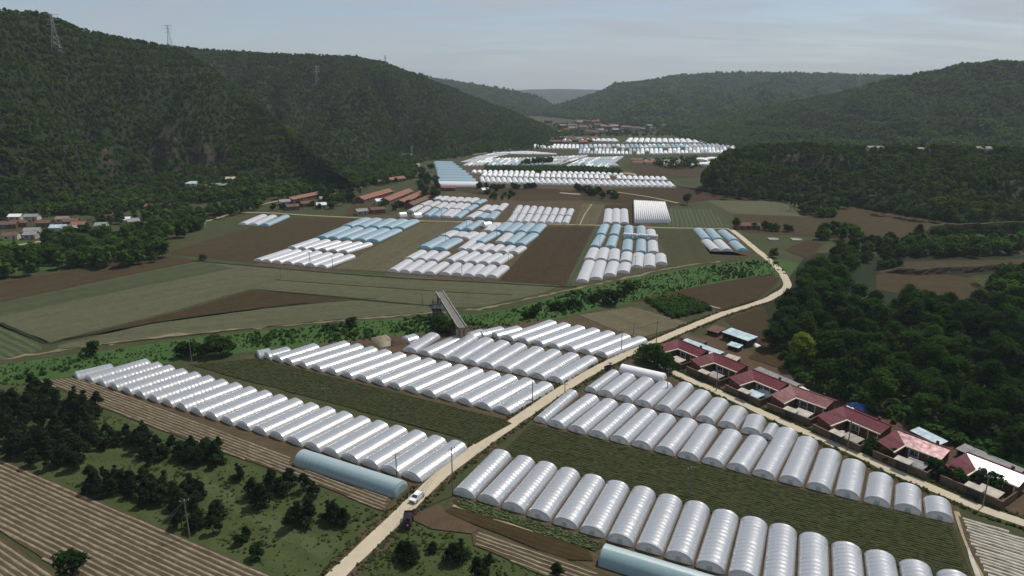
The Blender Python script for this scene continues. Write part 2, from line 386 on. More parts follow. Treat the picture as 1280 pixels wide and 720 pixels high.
hill('palest hill closing the valley',
     [(560,126),(700,126),(860,128)],
     [(560,116),(620,114),(660,112),(700,111),(740,112),(780,113),(860,118)],
     [(560,7800),(860,7800)], 6, 14, 30, 1.5)
hill('broad hazy hill right of the valley mouth',
     [(672,145),(720,150),(780,156),(860,162),(950,165),(1100,165),(1400,165)],
     [(672,143),(700,133),(740,122),(768,108),(800,104),(835,98),(900,93),(1000,93),(1060,95),(1110,97),(1200,99),(1400,105)],
     [(672,2600),(740,3000),(900,3300),(1400,3400)], 6, 34, 40, 7.2)
hill('green hillside rising to the right edge',
     [(845,171),(880,180),(930,186),(1000,190),(1100,195),(1280,205),(1700,220),(2100,230)],
     [(845,168),(880,160),(930,142),(980,130),(1040,121),(1080,110),(1110,101),(1150,94),(1180,90),(1200,83),(1250,79),(1280,80),(1500,72),(2100,60)],
     [(845,1500),(930,1700),(1110,1750),(1280,1650),(1700,1500),(2100,1500)], 7, 44, 40, 2.2)
hill('low wooded bluff above the brown field',
     [(878,232),(900,243),(940,247),(1000,252),(1060,258),(1120,268),(1190,279),(1280,282),(1500,300),(2000,330)],
     [(878,222),(890,206),(910,192),(950,186),(1000,184),(1060,188),(1130,189),(1280,190),(1500,190),(2000,190)],
     [(878,660),(900,690),(1000,740),(1130,735),(1280,745),(2000,740)], 6, 26, 9, 6.6, shape=0.7, back=0.6,
     cliffs=((975,1062,0.60,0.68,12),(1195,1270,0.34,0.42,9)))

# ---- field sheets
FZ = [0.02]
def ccw(pts):
    a = sum(pts[i].x * pts[(i+1) % len(pts)].y - pts[(i+1) % len(pts)].x * pts[i].y for i in range(len(pts)))
    return pts if a > 0 else pts[::-1]
def rough_edge(pts, step, amp):
    out = []
    for i in range(len(pts)):
        a, b = pts[i], pts[(i+1) % len(pts)]; d = b - a; L = d.length; n = max(1, min(60, int(L / step)))
        nrm = Vector((-d.y, d.x, 0)) / max(L, 1e-6)
        for k in range(n):
            q = a + d * (k / n)
            if k: q = q + nrm * amp * fbm(q.x * 0.11, q.y * 0.11, 4.0, 3)
            out.append(q)
    return out
def sheet(name, px, mat, rows=None, z=None, label=None, rough=0.7):
    """flat piece of ground whose corners are given as photo pixels on the valley floor"""
    if z is None: z = FZ[0]; FZ[0] += 0.004
    pts = rough_edge([P(u, v) for u, v in px], 6.0, rough); pts = ccw(pts)
    c = sum(pts, Vector()) / len(pts)
    ang = 0.0
    if rows: d = P(*rows[1]) - P(*rows[0]); ang = math.atan2(d.y, d.x)
    Rm = Matrix.Rotation(-ang, 3, 'Z')
    lv = [Rm @ (q - c) for q in pts]
    bm = bmesh.new(); vs = [bm.verts.new((q.x, q.y, 0)) for q in lv]
    f = bm.faces.new(vs); bmesh.ops.triangulate(bm, faces=[f])
    me = bpy.data.meshes.new(name); bm.to_mesh(me); bm.free(); me.materials.append(mat)
    o = link(bpy.data.objects.new(name, me)); o.location = (c.x, c.y, z); o.rotation_euler = (0, 0, ang)
    tag(o, label, None, None, 'structure'); o['_poly'] = 0
    return o, lv
def rows_on(fld, lv, period, width, height, mat, name='crop_row', seg=2.0, wob=0.12, gaps=0.0, hj=0.4):
    """real ridges along local X of a field, clipped to its outline"""
    mb = MB(); ys = [q.y for q in lv]; n = len(lv); y = min(ys) + period * 0.7
    while y < max(ys) - period * 0.4:
        xs = []
        for i in range(n):
            a, b = lv[i], lv[(i+1) % n]
            if (a.y > y) != (b.y > y): xs.append(a.x + (y - a.y) / (b.y - a.y) * (b.x - a.x))
        xs.sort()
        for k in range(0, len(xs) - 1, 2):
            x0, x1 = xs[k] + 0.5 + rng.random() * 0.6, xs[k+1] - 0.5 - rng.random() * 0.6
            m = int((x1 - x0) / seg)
            if m < 2: continue
            prev = None
            for j in range(m + 1):
                x = x0 + (x1 - x0) * j / m; yy = y + wob * fbm(x * 0.15, y * 0.3, 2.0, 2)
                hw = width * 0.5 * (0.8 + 0.4 * rng.random()); h = height * (1 - hj + 2 * hj * rng.random())
                n0 = len(mb.v)
                mb.v += [(x, yy - hw, 0.005), (x, yy - hw * 0.55, h), (x, yy + hw * 0.55, h), (x, yy + hw, 0.005)]
                if prev is not None and rng.random() >= gaps:
                    for q in range(3): mb.f.append((prev+q, n0+q, n0+q+1, prev+q+1)); mb.m.append(0)
                prev = n0
        y += period
    if mb.f:
        o = mb.build(name, mat, fld); tag(o, kind='stuff'); return o

def fld(name, base, row, period, **k):
    M[name] = field_mat(name, base, row, period, **k); return M[name]
fld('f_olive', (0.060,0.054,0.026), (0.040,0.052,0.018), 1.1, patch=0.7)
fld('f_dark', (0.047,0.040,0.020), (0.036,0.044,0.016), 0.9, patch=0.5)
fld('f_brown', (0.056,0.041,0.020), (0.044,0.032,0.015), 1.6, contrast=0.5, patch=0.6)
fld('f_brownd', (0.048,0.033,0.015), (0.038,0.027,0.013), 1.4, contrast=0.4, patch=0.5)
fld('f_green', (0.062,0.074,0.034), (0.044,0.064,0.024), 2.2, patch=0.8, soil=(0.090,0.092,0.052))
fld('f_pale', (0.098,0.098,0.056), (0.070,0.080,0.038), 2.0, patch=0.7, soil=(0.125,0.118,0.072))
fld('f_stripe', (0.050,0.062,0.026), (0.130,0.140,0.090), 3.0, duty=0.4, contrast=0.75)
fld('f_tan', (0.135,0.115,0.072), (0.085,0.085,0.045), 1.8, patch=0.8, soil=(0.17,0.14,0.092))
fld('f_straw', (0.080,0.058,0.034), (0.105,0.080,0.048), 1.3, contrast=0.5)
fld('f_mid', (0.105,0.092,0.054), (0.078,0.076,0.040), 1.3, patch=0.7)

# meadows first (lowest)
sheet('meadow', [(-250,520),(0,474),(50,478),(135,515),(310,580),(400,610),(485,645),(405,730),(360,730),(110,622),(0,570),(-250,480)], M['grass'], z=0.012, label='rough meadow with dark conifers')
sheet('meadow', [(505,640),(560,642),(600,665),(745,725),(740,760),(425,760),(440,720)], M['grass'], z=0.012, label='rough meadow below the dirt road')
sheet('meadow', [(0,300),(70,305),(110,330),(0,345),(-200,360),(-200,330)], M['bank'], z=0.012)
sheet('river_bank', [(-300,500),(0,456),(120,440),(250,421),(400,406),(520,396),(600,392),(650,384),(720,362),(780,350),(845,338),(900,330),(968,322),(1000,330),(985,345),(920,350),(870,360),(800,376),(740,388),(700,398),(640,412),(560,420),(470,428),(330,438),(225,452),(95,470),(0,482),(-300,540)], M['bank'], z=0.016, label='green overgrown river bed')
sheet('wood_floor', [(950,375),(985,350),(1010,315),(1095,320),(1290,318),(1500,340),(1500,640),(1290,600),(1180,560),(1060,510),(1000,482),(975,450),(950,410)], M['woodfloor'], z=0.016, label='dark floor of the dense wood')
sheet('yard', [(815,430),(905,415),(965,455),(1100,505),(1290,580),(1400,640),(1400,690),(1290,650),(1060,557),(880,478)], M['soil'], z=0.02, label='bare yards behind the red-roofed houses')
# soil under the tunnels
for px in ([(85,474),(185,452),(590,560),(520,612),(365,575)], [(300,446),(440,424),(520,418),(600,408),(725,396),(810,420),(660,510),(625,526)],
           [(665,530),(780,452),(850,472),(960,520),(1200,632),(1195,662),(1000,612)], [(560,630),(630,560),(1220,715),(1240,820),(900,780)],
           [(315,332),(460,268),(530,272),(410,340)], [(480,345),(590,272),(690,280),(625,352)], [(505,276),(560,240),(730,252),(715,284)],
           [(715,358),(755,255),(800,258),(842,332)], [(868,286),(920,286),(940,320),(885,322)], [(590,236),(580,206),(790,212),(860,240)]):
    sheet('tunnel_plot', px, M['f_straw'], rows=None)
FZ[0] += 0.004
for nm, px, mat, rows in [
    ('field', [(0,353),(-250,400),(-250,440),(0,378),(130,350),(247,326),(205,320),(130,332)], 'f_brown', ((0,378),(245,326))),
    ('field', [(-250,440),(0,379),(247,327),(325,335),(352,350),(230,385),(62,428),(0,404),(-250,300+190)], 'f_pale', ((0,404),(320,338))),
    ('field', [(-250,440),(0,379),(247,328),(305,333),(160,362),(0,396),(-250,462)], 'f_green', ((0,404),(320,338))),
    ('field', [(66,427),(230,388),(312,363),(440,373),(330,384),(190,403)], 'f_brownd', ((66,427),(312,363))),
    ('field', [(72,432),(190,405),(330,386),(440,375),(540,384),(545,392),(390,402),(240,418),(75,437)], 'f_pale', ((72,432),(390,402))),
    ('field', [(-250,480),(0,408),(56,431),(50,439),(0,450),(-250,500)], 'f_stripe', ((0,412),(50,436))),
    ('field', [(205,316),(310,286),(330,272),(440,273),(458,270),(322,329),(250,322)], 'f_brown', ((205,310),(440,275))),
    ('field', [(418,336),(525,279),(585,278),(490,340)], 'f_mid', ((418,336),(525,279))),
    ('field', [(250,326),(330,333),(480,345),(700,357),(680,366),(600,384),(545,385),(440,372),(314,361),(352,350)], 'f_pale', ((330,336),(700,360))),
    ('field', [(624,351),(682,284),(743,284),(706,357)], 'f_brownd', ((640,350),(690,284))),
    ('field', [(708,356),(744,284),(752,284),(722,356)], 'f_green', ((708,356),(744,284))),
    ('field', [(836,334),(822,288),(866,288),(888,318),(935,320),(930,326),(860,332)], 'f_olive', ((836,330),(824,288))),
    ('field', [(836,283),(833,261),(888,262),(916,285)], 'f_stripe', ((850,283),(845,262))),
    ('field', [(884,251),(975,251),(1006,271),(915,267)], 'f_pale', ((884,251),(975,251))),
    ('field', [(915,268),(1006,272),(1062,259),(1185,279),(1150,305),(1100,309),(1040,298),(930,290)], 'f_brown', ((930,280),(1150,290))),
    ('field', [(845,233),(905,245),(985,250),(885,250),(830,259),(730,250),(690,240)], 'f_brownd', ((700,240),(880,248))),
    ('field', [(606,240),(720,238),(730,250),(650,252)], 'f_brown', ((610,240),(720,242))),
    ('field', [(752,283),(757,256),(800,256),(800,283)], 'f_brownd', ((752,283),(757,256))),
    ('field', [(718,281),(728,254),(756,256),(744,281)], 'f_mid', ((718,281),(728,254))),
    ('field', [(782,378),(870,359),(965,342),(975,350),(945,377),(905,390),(860,372)], 'f_brownd', ((780,378),(968,345))),
    ('field', [(722,394),(790,384),(862,404),(800,423),(775,415)], 'f_tan', ((722,392),(800,420))),
    ('field', [(905,400),(955,383),(972,430),(990,466),(935,448),(950,430)], 'f_brownd', ((905,400),(980,460))),
    ('field', [(980,312),(1010,300),(1030,305),(1010,325)], 'f_brownd', None),
    ('field', [(1095,344),(1150,340),(1235,350),(1242,376),(1180,378),(1095,362)], 'f_brown', ((1095,345),(1235,350))),
    ('field', [(1130,327),(1290,324),(1290,338),(1200,340),(1130,337)], 'f_brown', ((1130,327),(1290,324))),
    ('field', [(1210,345),(1290,341),(1290,370),(1240,366)], 'f_olive', None),
    ('field', [(560,234),(700,236),(700,243),(600,244)], 'f_brownd', None),
    ('field', [(430,270),(438,258),(470,255),(480,268)], 'f_brown', None),
    ('field', [(780,205),(900,207),(885,222),(800,222)], 'f_brown', None),
    ('field', [(690,187),(720,187),(760,192),(740,196),(640,193)], 'f_olive', None),
    ]:
    sheet(nm, px, M[mat], rows)

# the fields near enough to show their rows
f, lv = sheet('field', [(-160,500),(0,572),(120,625),(352,726),(300,760),(95,726),(0,664),(-160,570)], M['f_straw'], ((0,572),(350,722)), label='straw-coloured mulched beds at the lower left')
rows_on(f, lv, 1.2, 0.58, 0.13, M['mulch'], wob=0.05)
f, lv = sheet('field', [(-60,640),(0,672),(78,726),(60,770),(-100,760)], M['f_straw'], ((0,675),(78,726)), label='mulched beds in the lower left corner')
rows_on(f, lv, 1.2, 0.58, 0.13, M['mulch'], wob=0.05)
f, lv = sheet('field', [(48,476),(92,472),(366,570),(366,584),(490,624),(482,640),(395,606),(300,573),(130,511)], M['f_straw'], ((92,476),(480,624)), label='mulched strip beside the long row of tunnels')
rows_on(f, lv, 1.05, 0.5, 0.12, M['mulch'], wob=0.05)
f, lv = sheet('field', [(236,456),(322,448),(628,524),(640,530),(594,556),(576,548),(400,500)], M['f_dark'], ((322,450),(630,526)), label='dark green field between two blocks of tunnels')
rows_on(f, lv, 0.8, 0.62, 0.14, M['crop'], seg=1.0, gaps=0.06, hj=0.5)
f, lv = sheet('field', [(662,531),(1190,656),(1216,724),(1230,740),(628,566)], M['f_dark'], ((662,531),(1190,656)), label='dark green field between the right hand tunnel rows')
rows_on(f, lv, 0.8, 0.64, 0.14, M['crop'], seg=1.0, gaps=0.06, hj=0.5)
f, lv = sheet('field', [(566,626),(574,622.5),(756,681),(744,690),(572,634)], M['f_dark'], ((568,624),(757,682)), label='strip of leafy vegetables before the front row')
rows_on(f, lv, 0.5, 0.4, 0.22, M['cropbright'], seg=0.5, gaps=0.35, hj=0.7)
f, lv = sheet('field', [(556,640),(566,634),(735,688),(742,702),(700,700)], M['f_brownd'], ((566,636),(735,690)), label='bare brown strip before the front row')
f, lv = sheet('field', [(590,668),(600,662),(748,716),(756,735),(700,728),(592,682)], M['f_straw'], ((600,664),(748,716)), label='small striped bed beside the conifers')
rows_on(f, lv, 1.1, 0.5, 0.13, M['mulch'])
f, lv = sheet('field', [(1198,646),(1235,657),(1290,676),(1340,700),(1340,780),(1238,745),(1206,672)], M['f_straw'], ((1200,648),(1280,672)), label='grey mulched beds at the right edge')
rows_on(f, lv, 1.15, 0.8, 0.16, M['mulchwhite'])
f, lv = sheet('field', [(552,631),(522,641),(514,650),(540,662),(590,668),(600,661),(557,641)], M['soil'], label='bare red soil beside the tricycle')

M['f_tan2'] = ground_mat('pale_bank_earth', [(0.22,0.18,0.115),(0.16,0.13,0.08),(0.10,0.09,0.05),(0.26,0.22,0.15)], 0.06, 0.3, 1.5)
# ---- roads
M['palegrass'] = ground_mat('trodden_grass', [(0.060,0.085,0.030),(0.078,0.092,0.038),(0.044,0.068,0.022),(0.09,0.095,0.045)], 0.05, 0.3, 1.5)
def ribbon(name, px, width, mat, z, label=None, wob=0.25, step=3.0, kind='structure', pts=None):
    pts = pts or [P(u, v) for u, v in px]
    # Catmull-Rom, even steps
    out = []
    for i in range(len(pts) - 1):
        p0, p1, p2, p3 = pts[max(i-1, 0)], pts[i], pts[i+1], pts[min(i+2, len(pts)-1)]
        n = max(2, int((p2 - p1).length / step))
        for k in range(n):
            t = k / n
            out.append(0.5 * ((2*p1) + (-p0+p2)*t + (2*p0-5*p1+4*p2-p3)*t*t + (-p0+3*p1-3*p2+p3)*t**3))
    out.append(pts[-1]); v = []; f = []
    for i, q in enumerate(out):
        d = out[min(i+1, len(out)-1)] - out[max(i-1, 0)]; d.z = 0; d.normalize(); nrm = Vector((-d.y, d.x, 0))
        a = width/2 + wob * (fbm(q.x*0.2, q.y*0.2, 1.0, 3) + 0.5*(rng.random()-0.5)); b = width/2 + wob * (fbm(q.x*0.2, q.y*0.2, 9.0, 3) + 0.5*(rng.random()-0.5))
        a, b = max(.04, a), max(.04, b)
        v += [tuple(q + nrm*a + Vector((0,0,z))), tuple(q + Vector((0,0,z + 0.03))), tuple(q - nrm*b + Vector((0,0,z)))]
        if i:
            k = 3*i; f += [(k-3, k-2, k+1, k), (k-2, k-1, k+2, k+1)]
    me = bpy.data.meshes.new(name); me.from_pydata(v, [], [t[::-1] for t in f]); me.materials.append(mat); me.update()
    o = link(bpy.data.objects.new(name, me)); tag(o, label, None, None, kind); return o
MAIN = [(352,790),(420,720),(464,678),(508,636),(552,594),(608,552),(650,523),(700,489),(745,462),(790,440),(825,425),(870,406),(905,392),(950,378),(968,370),(984,358),(977,341),(962,326),(945,312),(922,293),(912,286)]
BRANCH = [(800,438),(822,455),(855,472),(897,490),(955,517),(1005,540),(1060,563),(1120,591),(1174,614),(1228,637),(1285,656),(1400,700)]
# earth verges first
ribbon('verge', MAIN[:14], 7.5, M['soil'], 0.105, wob=1.4)
ribbon('verge', BRANCH, 6.0, M['grass'], 0.109, wob=1.2)
ribbon('road', MAIN, 3.7, M['road'], 0.135, 'pale dirt road between the tunnel blocks')
ribbon('road', BRANCH, 3.1, M['road'], 0.128, 'pale lane in front of the red-roofed houses', wob=0.4)
ribbon('path', [(915,286),(820,284.5),(740,281.5),(690,280.5),(640,279),(560,277),(520,276),(450,272.5),(390,269.5),(330,266),(280,266),(200,270)], 2.6, M['path'], 0.115, 'narrow pale path across the mid fields')
ribbon('path', [(-20,453),(60,441),(130,430),(250,416),(400,403),(540,391),(600,387)], 1.7, M['f_tan2'], 0.118, 'broken pale bank along the river bed', wob=2.6)
ribbon('path', [(600,387),(660,374),(720,361),(790,346),(850,333),(900,327)], 1.4, M['f_tan2'], 0.12, wob=2.0)
ribbon('path', [(0,309),(50,302),(95,291),(130,290)], 4.0, M['path'], 0.122, 'village street on the left')
ribbon('path', [(200,285),(260,276),(330,255),(420,238),(450,233)], 3.2, M['path'], 0.124)
ribbon('path', [(566,632.5),(650,658.5),(727,684)], 0.9, M['path'], 0.126, 'thin pale edging strip before the front row', wob=0.1)
ribbon('path', [(1196,640),(1206,672),(1236,735)], 1.2, M['path'], 0.127, wob=0.2)
ribbon('path', [(1208,668),(1216,700),(1228,735)], 1.1, M['mulchwhite'], 0.129, wob=0.1)
ribbon('path', [(1216,668),(1226,700),(1238,735)], 1.1, M['mulchwhite'], 0.130, wob=0.1)
ribbon('path', [(540,193),(560,196),(600,192),(660,184),(690,182)], 5.0, M['path'], 0.12, wob=0.6)
ribbon('path', [(520,215),(522,205),(517,196),(515,190)], 5.0, M['path'], 0.121, wob=0.8)
ribbon('path', [(725,281),(731,268),(740,255)], 2.2, M['path'], 0.117)
ribbon('path', [(770,240),(810,246),(848,254)], 3.0, M['path'], 0.119)
ribbon('path', [(780,216),(800,219),(830,224)], 9.0, M['path'], 0.12)
ribbon('path', [(870,222),(885,216),(897,208)], 4.0, M['path'], 0.121)
ribbon('path', [(886,252),(900,270),(915,285)], 3.0, M['f_green'], 0.122)
ribbon('path', [(845,373),(870,378),(900,386)], 2.2, M['conc'], 0.124, 'pale heap of stones by the reed bed', wob=0.8)
ribbon('path', [(678,237),(700,241),(725,243)], 5.0, M['conc'], 0.124, wob=1.0)
ribbon('path', [(0,404),(30,417),(57,430)], 1.6, M['woodfloor'], 0.126, 'dark ditch between fields', wob=0.3)
ribbon('path', [(240,326),(330,334),(480,346.5),(600,353),(700,358.5),(720,358)], 2.2, M['woodfloor'], 0.1275, 'dark ditch below the blue tunnels', wob=0.4)
ribbon('path', [(345,350),(440,357),(560,365),(640,369)], 1.0, M['woodfloor'], 0.1285, wob=0.3)
ribbon('path', [(320,362),(440,373.5),(545,383)], 1.3, M['woodfloor'], 0.1295, wob=0.3)
ribbon('path', [(62,430),(190,404),(330,385),(470,373)], 1.0, M['woodfloor'], 0.1305, wob=0.3)
ribbon('path', [(75,437),(240,419),(390,403),(530,391)], 0.9, M['woodfloor'], 0.1315, wob=0.4)

# steep earth banks of the terraces on the right
def earth_bank(px, h, label):
    pts = [P(u, v) for u, v in px]; mb = MB(); out = []
    for i in range(len(pts)-1):
        n = max(2, int((pts[i+1]-pts[i]).length/2.0))
        for k in range(n): out.append(pts[i] + (pts[i+1]-pts[i])*(k/n))
    out.append(pts[-1]); N = len(out)
    for i, q in enumerate(out):
        d = out[min(i+1, N-1)]-out[max(i-1, 0)]; d.normalize(); nr = Vector((d.y, -d.x, 0)); e = min(1, i/4, (N-1-i)/4)
        for k, (off, z) in enumerate(((2.2,0),(1.5,.35),(.9,.75),(.3,1.0),(-1.5,1.02),(-7,.0))):
            j = .8*fbm(q.x*.3, q.y*.3, k*2.0, 3); hh = h*e*(1+.25*fbm(q.x*.05, q.y*.05, 2.0, 2)); p_ = q + nr*(off+j)
            mb.v.append((p_.x, p_.y, max(z*hh, -.1 if z == 0 else 0)))
    for i in range(N-1):
        for k in range(5): a_ = i*6+k; mb.f.append((a_, a_+6, a_+7, a_+1)); mb.m.append(1 if k >= 3 else 0)
    o = mb.build('earth_bank', [M['cliff'], M['ground']]); tag(o, label, None, None, 'structure')
M['cliff'] = ground_mat('eroded_earth', [(0.050,0.036,0.024),(0.075,0.053,0.036),(0.034,0.026,0.018),(0.095,0.068,0.046)], 0.05, 0.3, 1.2, 0.6)
earth_bank([(1152,303),(1160,296),(1180,292),(1230,291),(1300,292)], 6.5, 'dark steep earth bank at the right')
earth_bank([(1100,341),(1150,343),(1240,338),(1300,338)], 3.0, 'low earth bank between the upper right fields')
earth_bank([(1215,352),(1236,372)], 2.0, 'short earth bank between two small fields')

ribbon('path', [(246,598),(280,620),(330,650),(380,676),(412,694)], 3.6, M['palegrass'], 0.03, 'trodden pale grass track in the conifer meadow', wob=1.2)
ribbon('path', [(82,522),(92,545),(100,570),(96,590)], 3.0, M['palegrass'], 0.034, 'short pale grass track beside the left clump', wob=1.0)

# ================================================================== film tunnels
HOOP = 1.25
_tm = {}
def arch(w, h, t):                     # t 0..1 across; low straight legs, round top
    a = math.pi * t
    x = -math.cos(a); z = math.sin(a) ** 0.9
    return x * w / 2, z * h
def tunnel_meshes(w, h, bays, det):
    key = (round(w, 1), round(h, 1), bays, det)
    if key in _tm: return _tm[key]
    w, h = key[0], key[1]; r = random.Random(hash(key) & 0xffff)
    NA = 14 if det else 8; sub = 4 if det >= 2 else (2 if det else 1)
    mb = MB(); L = bays * HOOP
    nb = bays * sub if det else max(2, bays // 3)
    sags = [0.0 if det == 3 else r.uniform(0.015, 0.055) for _ in range(bays + 1)]
    for j in range(nb + 1):
        y = L * j / nb; ph = (j % sub) / sub
        s = sags[j // sub if det else 0] * math.sin(math.pi * ph) if det else 0
        lean = r.uniform(-0.02, 0.02)
        for i in range(NA + 1):
            x, z = arch(w, h, i / NA)
            k = 1 - s * (0.5 + 0.5 * math.sin(math.pi * i / NA)) / max(h, 1)
            mb.v.append((x * k + lean, y, max(z * k, -0.05) if 0 < i < NA else -0.05))
    for j in range(nb):
        for i in range(NA):
            a = j * (NA + 1) + i; mb.f.append((a, a + NA + 1, a + NA + 2, a + 1)); mb.m.append(0)
    cover = mb
    ends = []
    for side in (0, 1):
        e = MB(); y = 0.0 if side == 0 else L; off = -0.35 if side == 0 else 0.35
        pts = [arch(w * 0.995, h * 0.99, i / NA) for i in range(NA + 1)]
        c = len(e.v)
        for x, z in pts: e.v.append((x, y, max(z, -0.05)))
        for x, z in pts: e.v.append((x * 0.86, y + off * 0.8, max(z * 0.72, -0.05)))
        n = NA + 1
        for i in range(NA): e.f.append((i, i+1, n+i+1, n+i) if side == 0 else (i, n+i, n+i+1, i+1)); e.m.append(0)
        e.f.append(tuple(range(n, 2*n)) if side == 0 else tuple(reversed(range(n, 2*n)))); e.m.append(0)
        ends.append(e)
    hoops = None
    if det:
        hoops = MB(); step = 1 if det >= 2 else 2
        for j in range(0, bays + 1, step):
            y = j * HOOP; b = len(hoops.v)
            for i in range(NA + 1):
                x, z = arch(w + 0.03, h + 0.02, i / NA)
                hoops.v += [(x, y - 0.03, max(z, 0)), (x, y + 0.03, max(z, 0))]
            for i in range(NA): hoops.f.append((b+2*i, b+2*i+1, b+2*i+3, b+2*i+2)); hoops.m.append(0)
    door = None
    if det >= 2:
        door = MB(); yd = -0.33
        door.box(-0.55, 0.55, yd - 0.07, yd - 0.02, 0, h * 0.62)
    _tm[key] = (cover, ends, hoops, door, {}); return _tm[key]
def getmesh(store, k, mb, mat, name, smooth=False):
    kk = (k, mat.name)
    if kk not in store: store[kk] = mb.mesh(name, mat, smooth)
    return store[kk]
N_TUN = [0]
def tunnel(N, F, w, h, film, label, group, det=2, name='film_tunnel', endm=None):
    d = F - N; d.z = 0; L = d.length; bays = max(2, int(round(L / HOOP)))
    rz = math.atan2(d.y, d.x) - math.pi / 2 + (rng.uniform(-0.006, 0.006) if det == 2 else 0)
    cover, ends, hoops, door, store = tunnel_meshes(w, h * rng.choice([0.97, 1.0, 1.0, 1.04]), bays, det)
    t = empty(name, (N.x, N.y, 0.07), rz); tag(t, label, 'greenhouse', group)
    sy = L / (bays * HOOP); t.scale = (1, sy, 1)
    inst('cover', getmesh(store, 'c', cover, M[film], 'cover', True), t)
    em = M[endm or ('filmend' if film in ('film', 'filmgreen', 'milk') else film)]
    e0 = inst('end_wall', getmesh(store, 'e0', ends[0], em, 'end_wall'), t)
    inst('end_wall', getmesh(store, 'e1', ends[1], em, 'end_wall'), t)
    if door: inst('door', getmesh(store, 'd', door, M['filmgreen'], 'door'), e0)
    if hoops and film in ('film', 'filmgreen', 'milk', 'blue'):
        hp = inst('hoop_frame', getmesh(store, 'h', hoops, M['steel'], 'hoop_frame'), t); tag(hp, kind='stuff')
    N_TUN[0] += 1
    return t
def row(near, far, w, h, film, where, group, det=2, side='left', what='clear film tunnel'):
    """one tunnel per entry: near end of its axis on the ground, far end of its ridge (a point at height h)"""
    n = len(near)
    if w == 'auto':                    # fill the spacing, leaving a narrow path
        gs = []
        for i in range(n - 1):
            a, b = P(*near[i]), P(*near[i+1]); d = P(far[i][0], far[i][1], h) - a; d.z = 0; d.normalize(); e = b - a
            gs.append(abs(d.x*e.y - d.y*e.x))
        w = min(10.0, sorted(gs)[len(gs)//2] * 0.9)
    for i in range(n):
        fm = film[i] if isinstance(film, (list, tuple)) else film
        wi = w[i] if isinstance(w, (list, tuple)) else w
        hi = h * (wi / (max(w) if isinstance(w, (list, tuple)) else w)) ** 0.5
        k = i + 1 if side == 'left' else n - i
        wh = {'blue': 'blue film tunnel', 'white': 'white film tunnel', 'milk': 'milky film tunnel'}.get(fm, what)
        tunnel(P(*near[i]), P(far[i][0], far[i][1], hi), wi, hi, fm, f'{wh}, {ORD[k]} from the {side} in {where}', group, 0 if False else det)
def lin(a, b, n): return [(a[0] + (b[0]-a[0])*i/(n-1), a[1] + (b[1]-a[1])*i/(n-1)) for i in range(n)]
def lin_g(a, b, n, z=0.0):              # evenly spaced on the ground between two pixels
    A, B = P(a[0], a[1], z), P(b[0], b[1], z); return [proj(A + (B - A) * (i/(n-1))) for i in range(n)]

# --- long row at the left
nA = lin_g((112,476.5), (515,599.5), 21); fA = lin_g((183,448.5), (573,551), 21, 1.95)
gp = 'clear tunnels in the long left row'
row([(96,472)] + nA, [(139,455)] + fA, 5.95, 1.95, 'film', 'the long row at lower left', gp)
# --- middle block, three ranks
nB1 = [(323,445),(334,447.5),(347,451)] + lin_g((361,454.5), (628,516), 14)
fB1 = [(337,436),(360,434),(394,429.5)] + lin_g((432,426), (683,477), 14, 2.4)
gp = 'clear tunnels in the middle block by the road'
row(nB1, fB1, 5.95, 1.95, 'film', 'the front rank of the middle block', gp)
nB2 = [(507,427)] + lin_g((512,440.5), (694,477.5), 10); fB2 = [(519,417.5),(542,415.5),(571,419)] + lin_g((590,418), (739,444.5), 8, 2.4)
row(nB2, fB2, 5.95, 1.95, 'film', 'the second rank of the middle block', gp)
nB3 = [(587,423),(601,420.5),(618,421.5)] + lin_g((635,425), (752,446), 7); fB3 = [(602,412),(627,408.5),(648,407.5)] + lin_g((690,400), (802,420.5), 7, 2.4)
row(nB3, fB3, 5.95, 1.95, 'film', 'the rear rank of the middle block', gp)
# --- right block, two ranks
C1n = [(675,528),(695,534)] + lin_g((721,540.5), (1174,650), 15)
C1f = [(716,487),(740,493),(763,498),(787,504),(811,510.5),(834,516.5),(861.5,522.5),(886,530),(916,536.5),(947,544.5),(985,534),(1010.5,546),(1039,561),(1069,574),(1102,590.5),(1136.5,604),(1172.5,620)]
row(C1n, C1f, [4.0] + [5.5]*16, 2.05, 'film', 'the front rank of the right block', 'clear tunnels in the right block')
C2n = [(738,490),(757,495.5),(780,501.5),(804,508),(829,514),(853,520.5),(881,528),(909,535.5),(938,543),(958,548.5)]
C2f = [(768,462),(786,466.5),(809,471),(831,476),(858,477.5),(879,487),(901,497),(923.5,507.5),(946,517.5),(967,529)]
row(C2n, C2f, [4.0] + [5.5]*8 + [3.2], 2.05, 'film', 'the rear rank of the right block', 'clear tunnels in the right block')
# --- front right row
Dn = [(579.5,620.5),(610,629),(641,638.5),(673,648),(706,658),(740,668.5),(775,679.5),(811,690),(848,701.5),(887,713)]
Df = [(627.5,562),(656,569.5),(684,577),(712,584.5),(742,592.5),(773,600.5),(805.5,608.5),(838,617.5),(872,627),(907,636.5),(943,646),(980,655.5),(1018,666),(1059,677),(1101,688),(1145,700),(1192,713)]
A0, A1 = P(579.5,620.5), P(887,713)
Dn += [proj(A0 + (A1 - A0) * (i / 9)) for i in range(10, 17)]
row(Dn, Df, 5.7, 2.1, 'film', 'the front right row', 'clear tunnels in the front right row')
# --- covered tunnels of their own
tunnel(P(377,576), P(501,616.5), 5.4, 2.9, 'teal', 'pale teal covered tunnel lying crosswise beside the road', None, 3, 'covered_tunnel')
tunnel(P(754,698), P(915,748), 5.4, 2.9, 'teal', 'pale teal covered tunnel cut by the bottom edge', None, 3, 'covered_tunnel')
tunnel(P(777,463), P(830,475), 4.0, 2.2, 'whitesheet', 'opaque white tunnel lying crosswise by the road fork', None, 3, 'covered_tunnel')

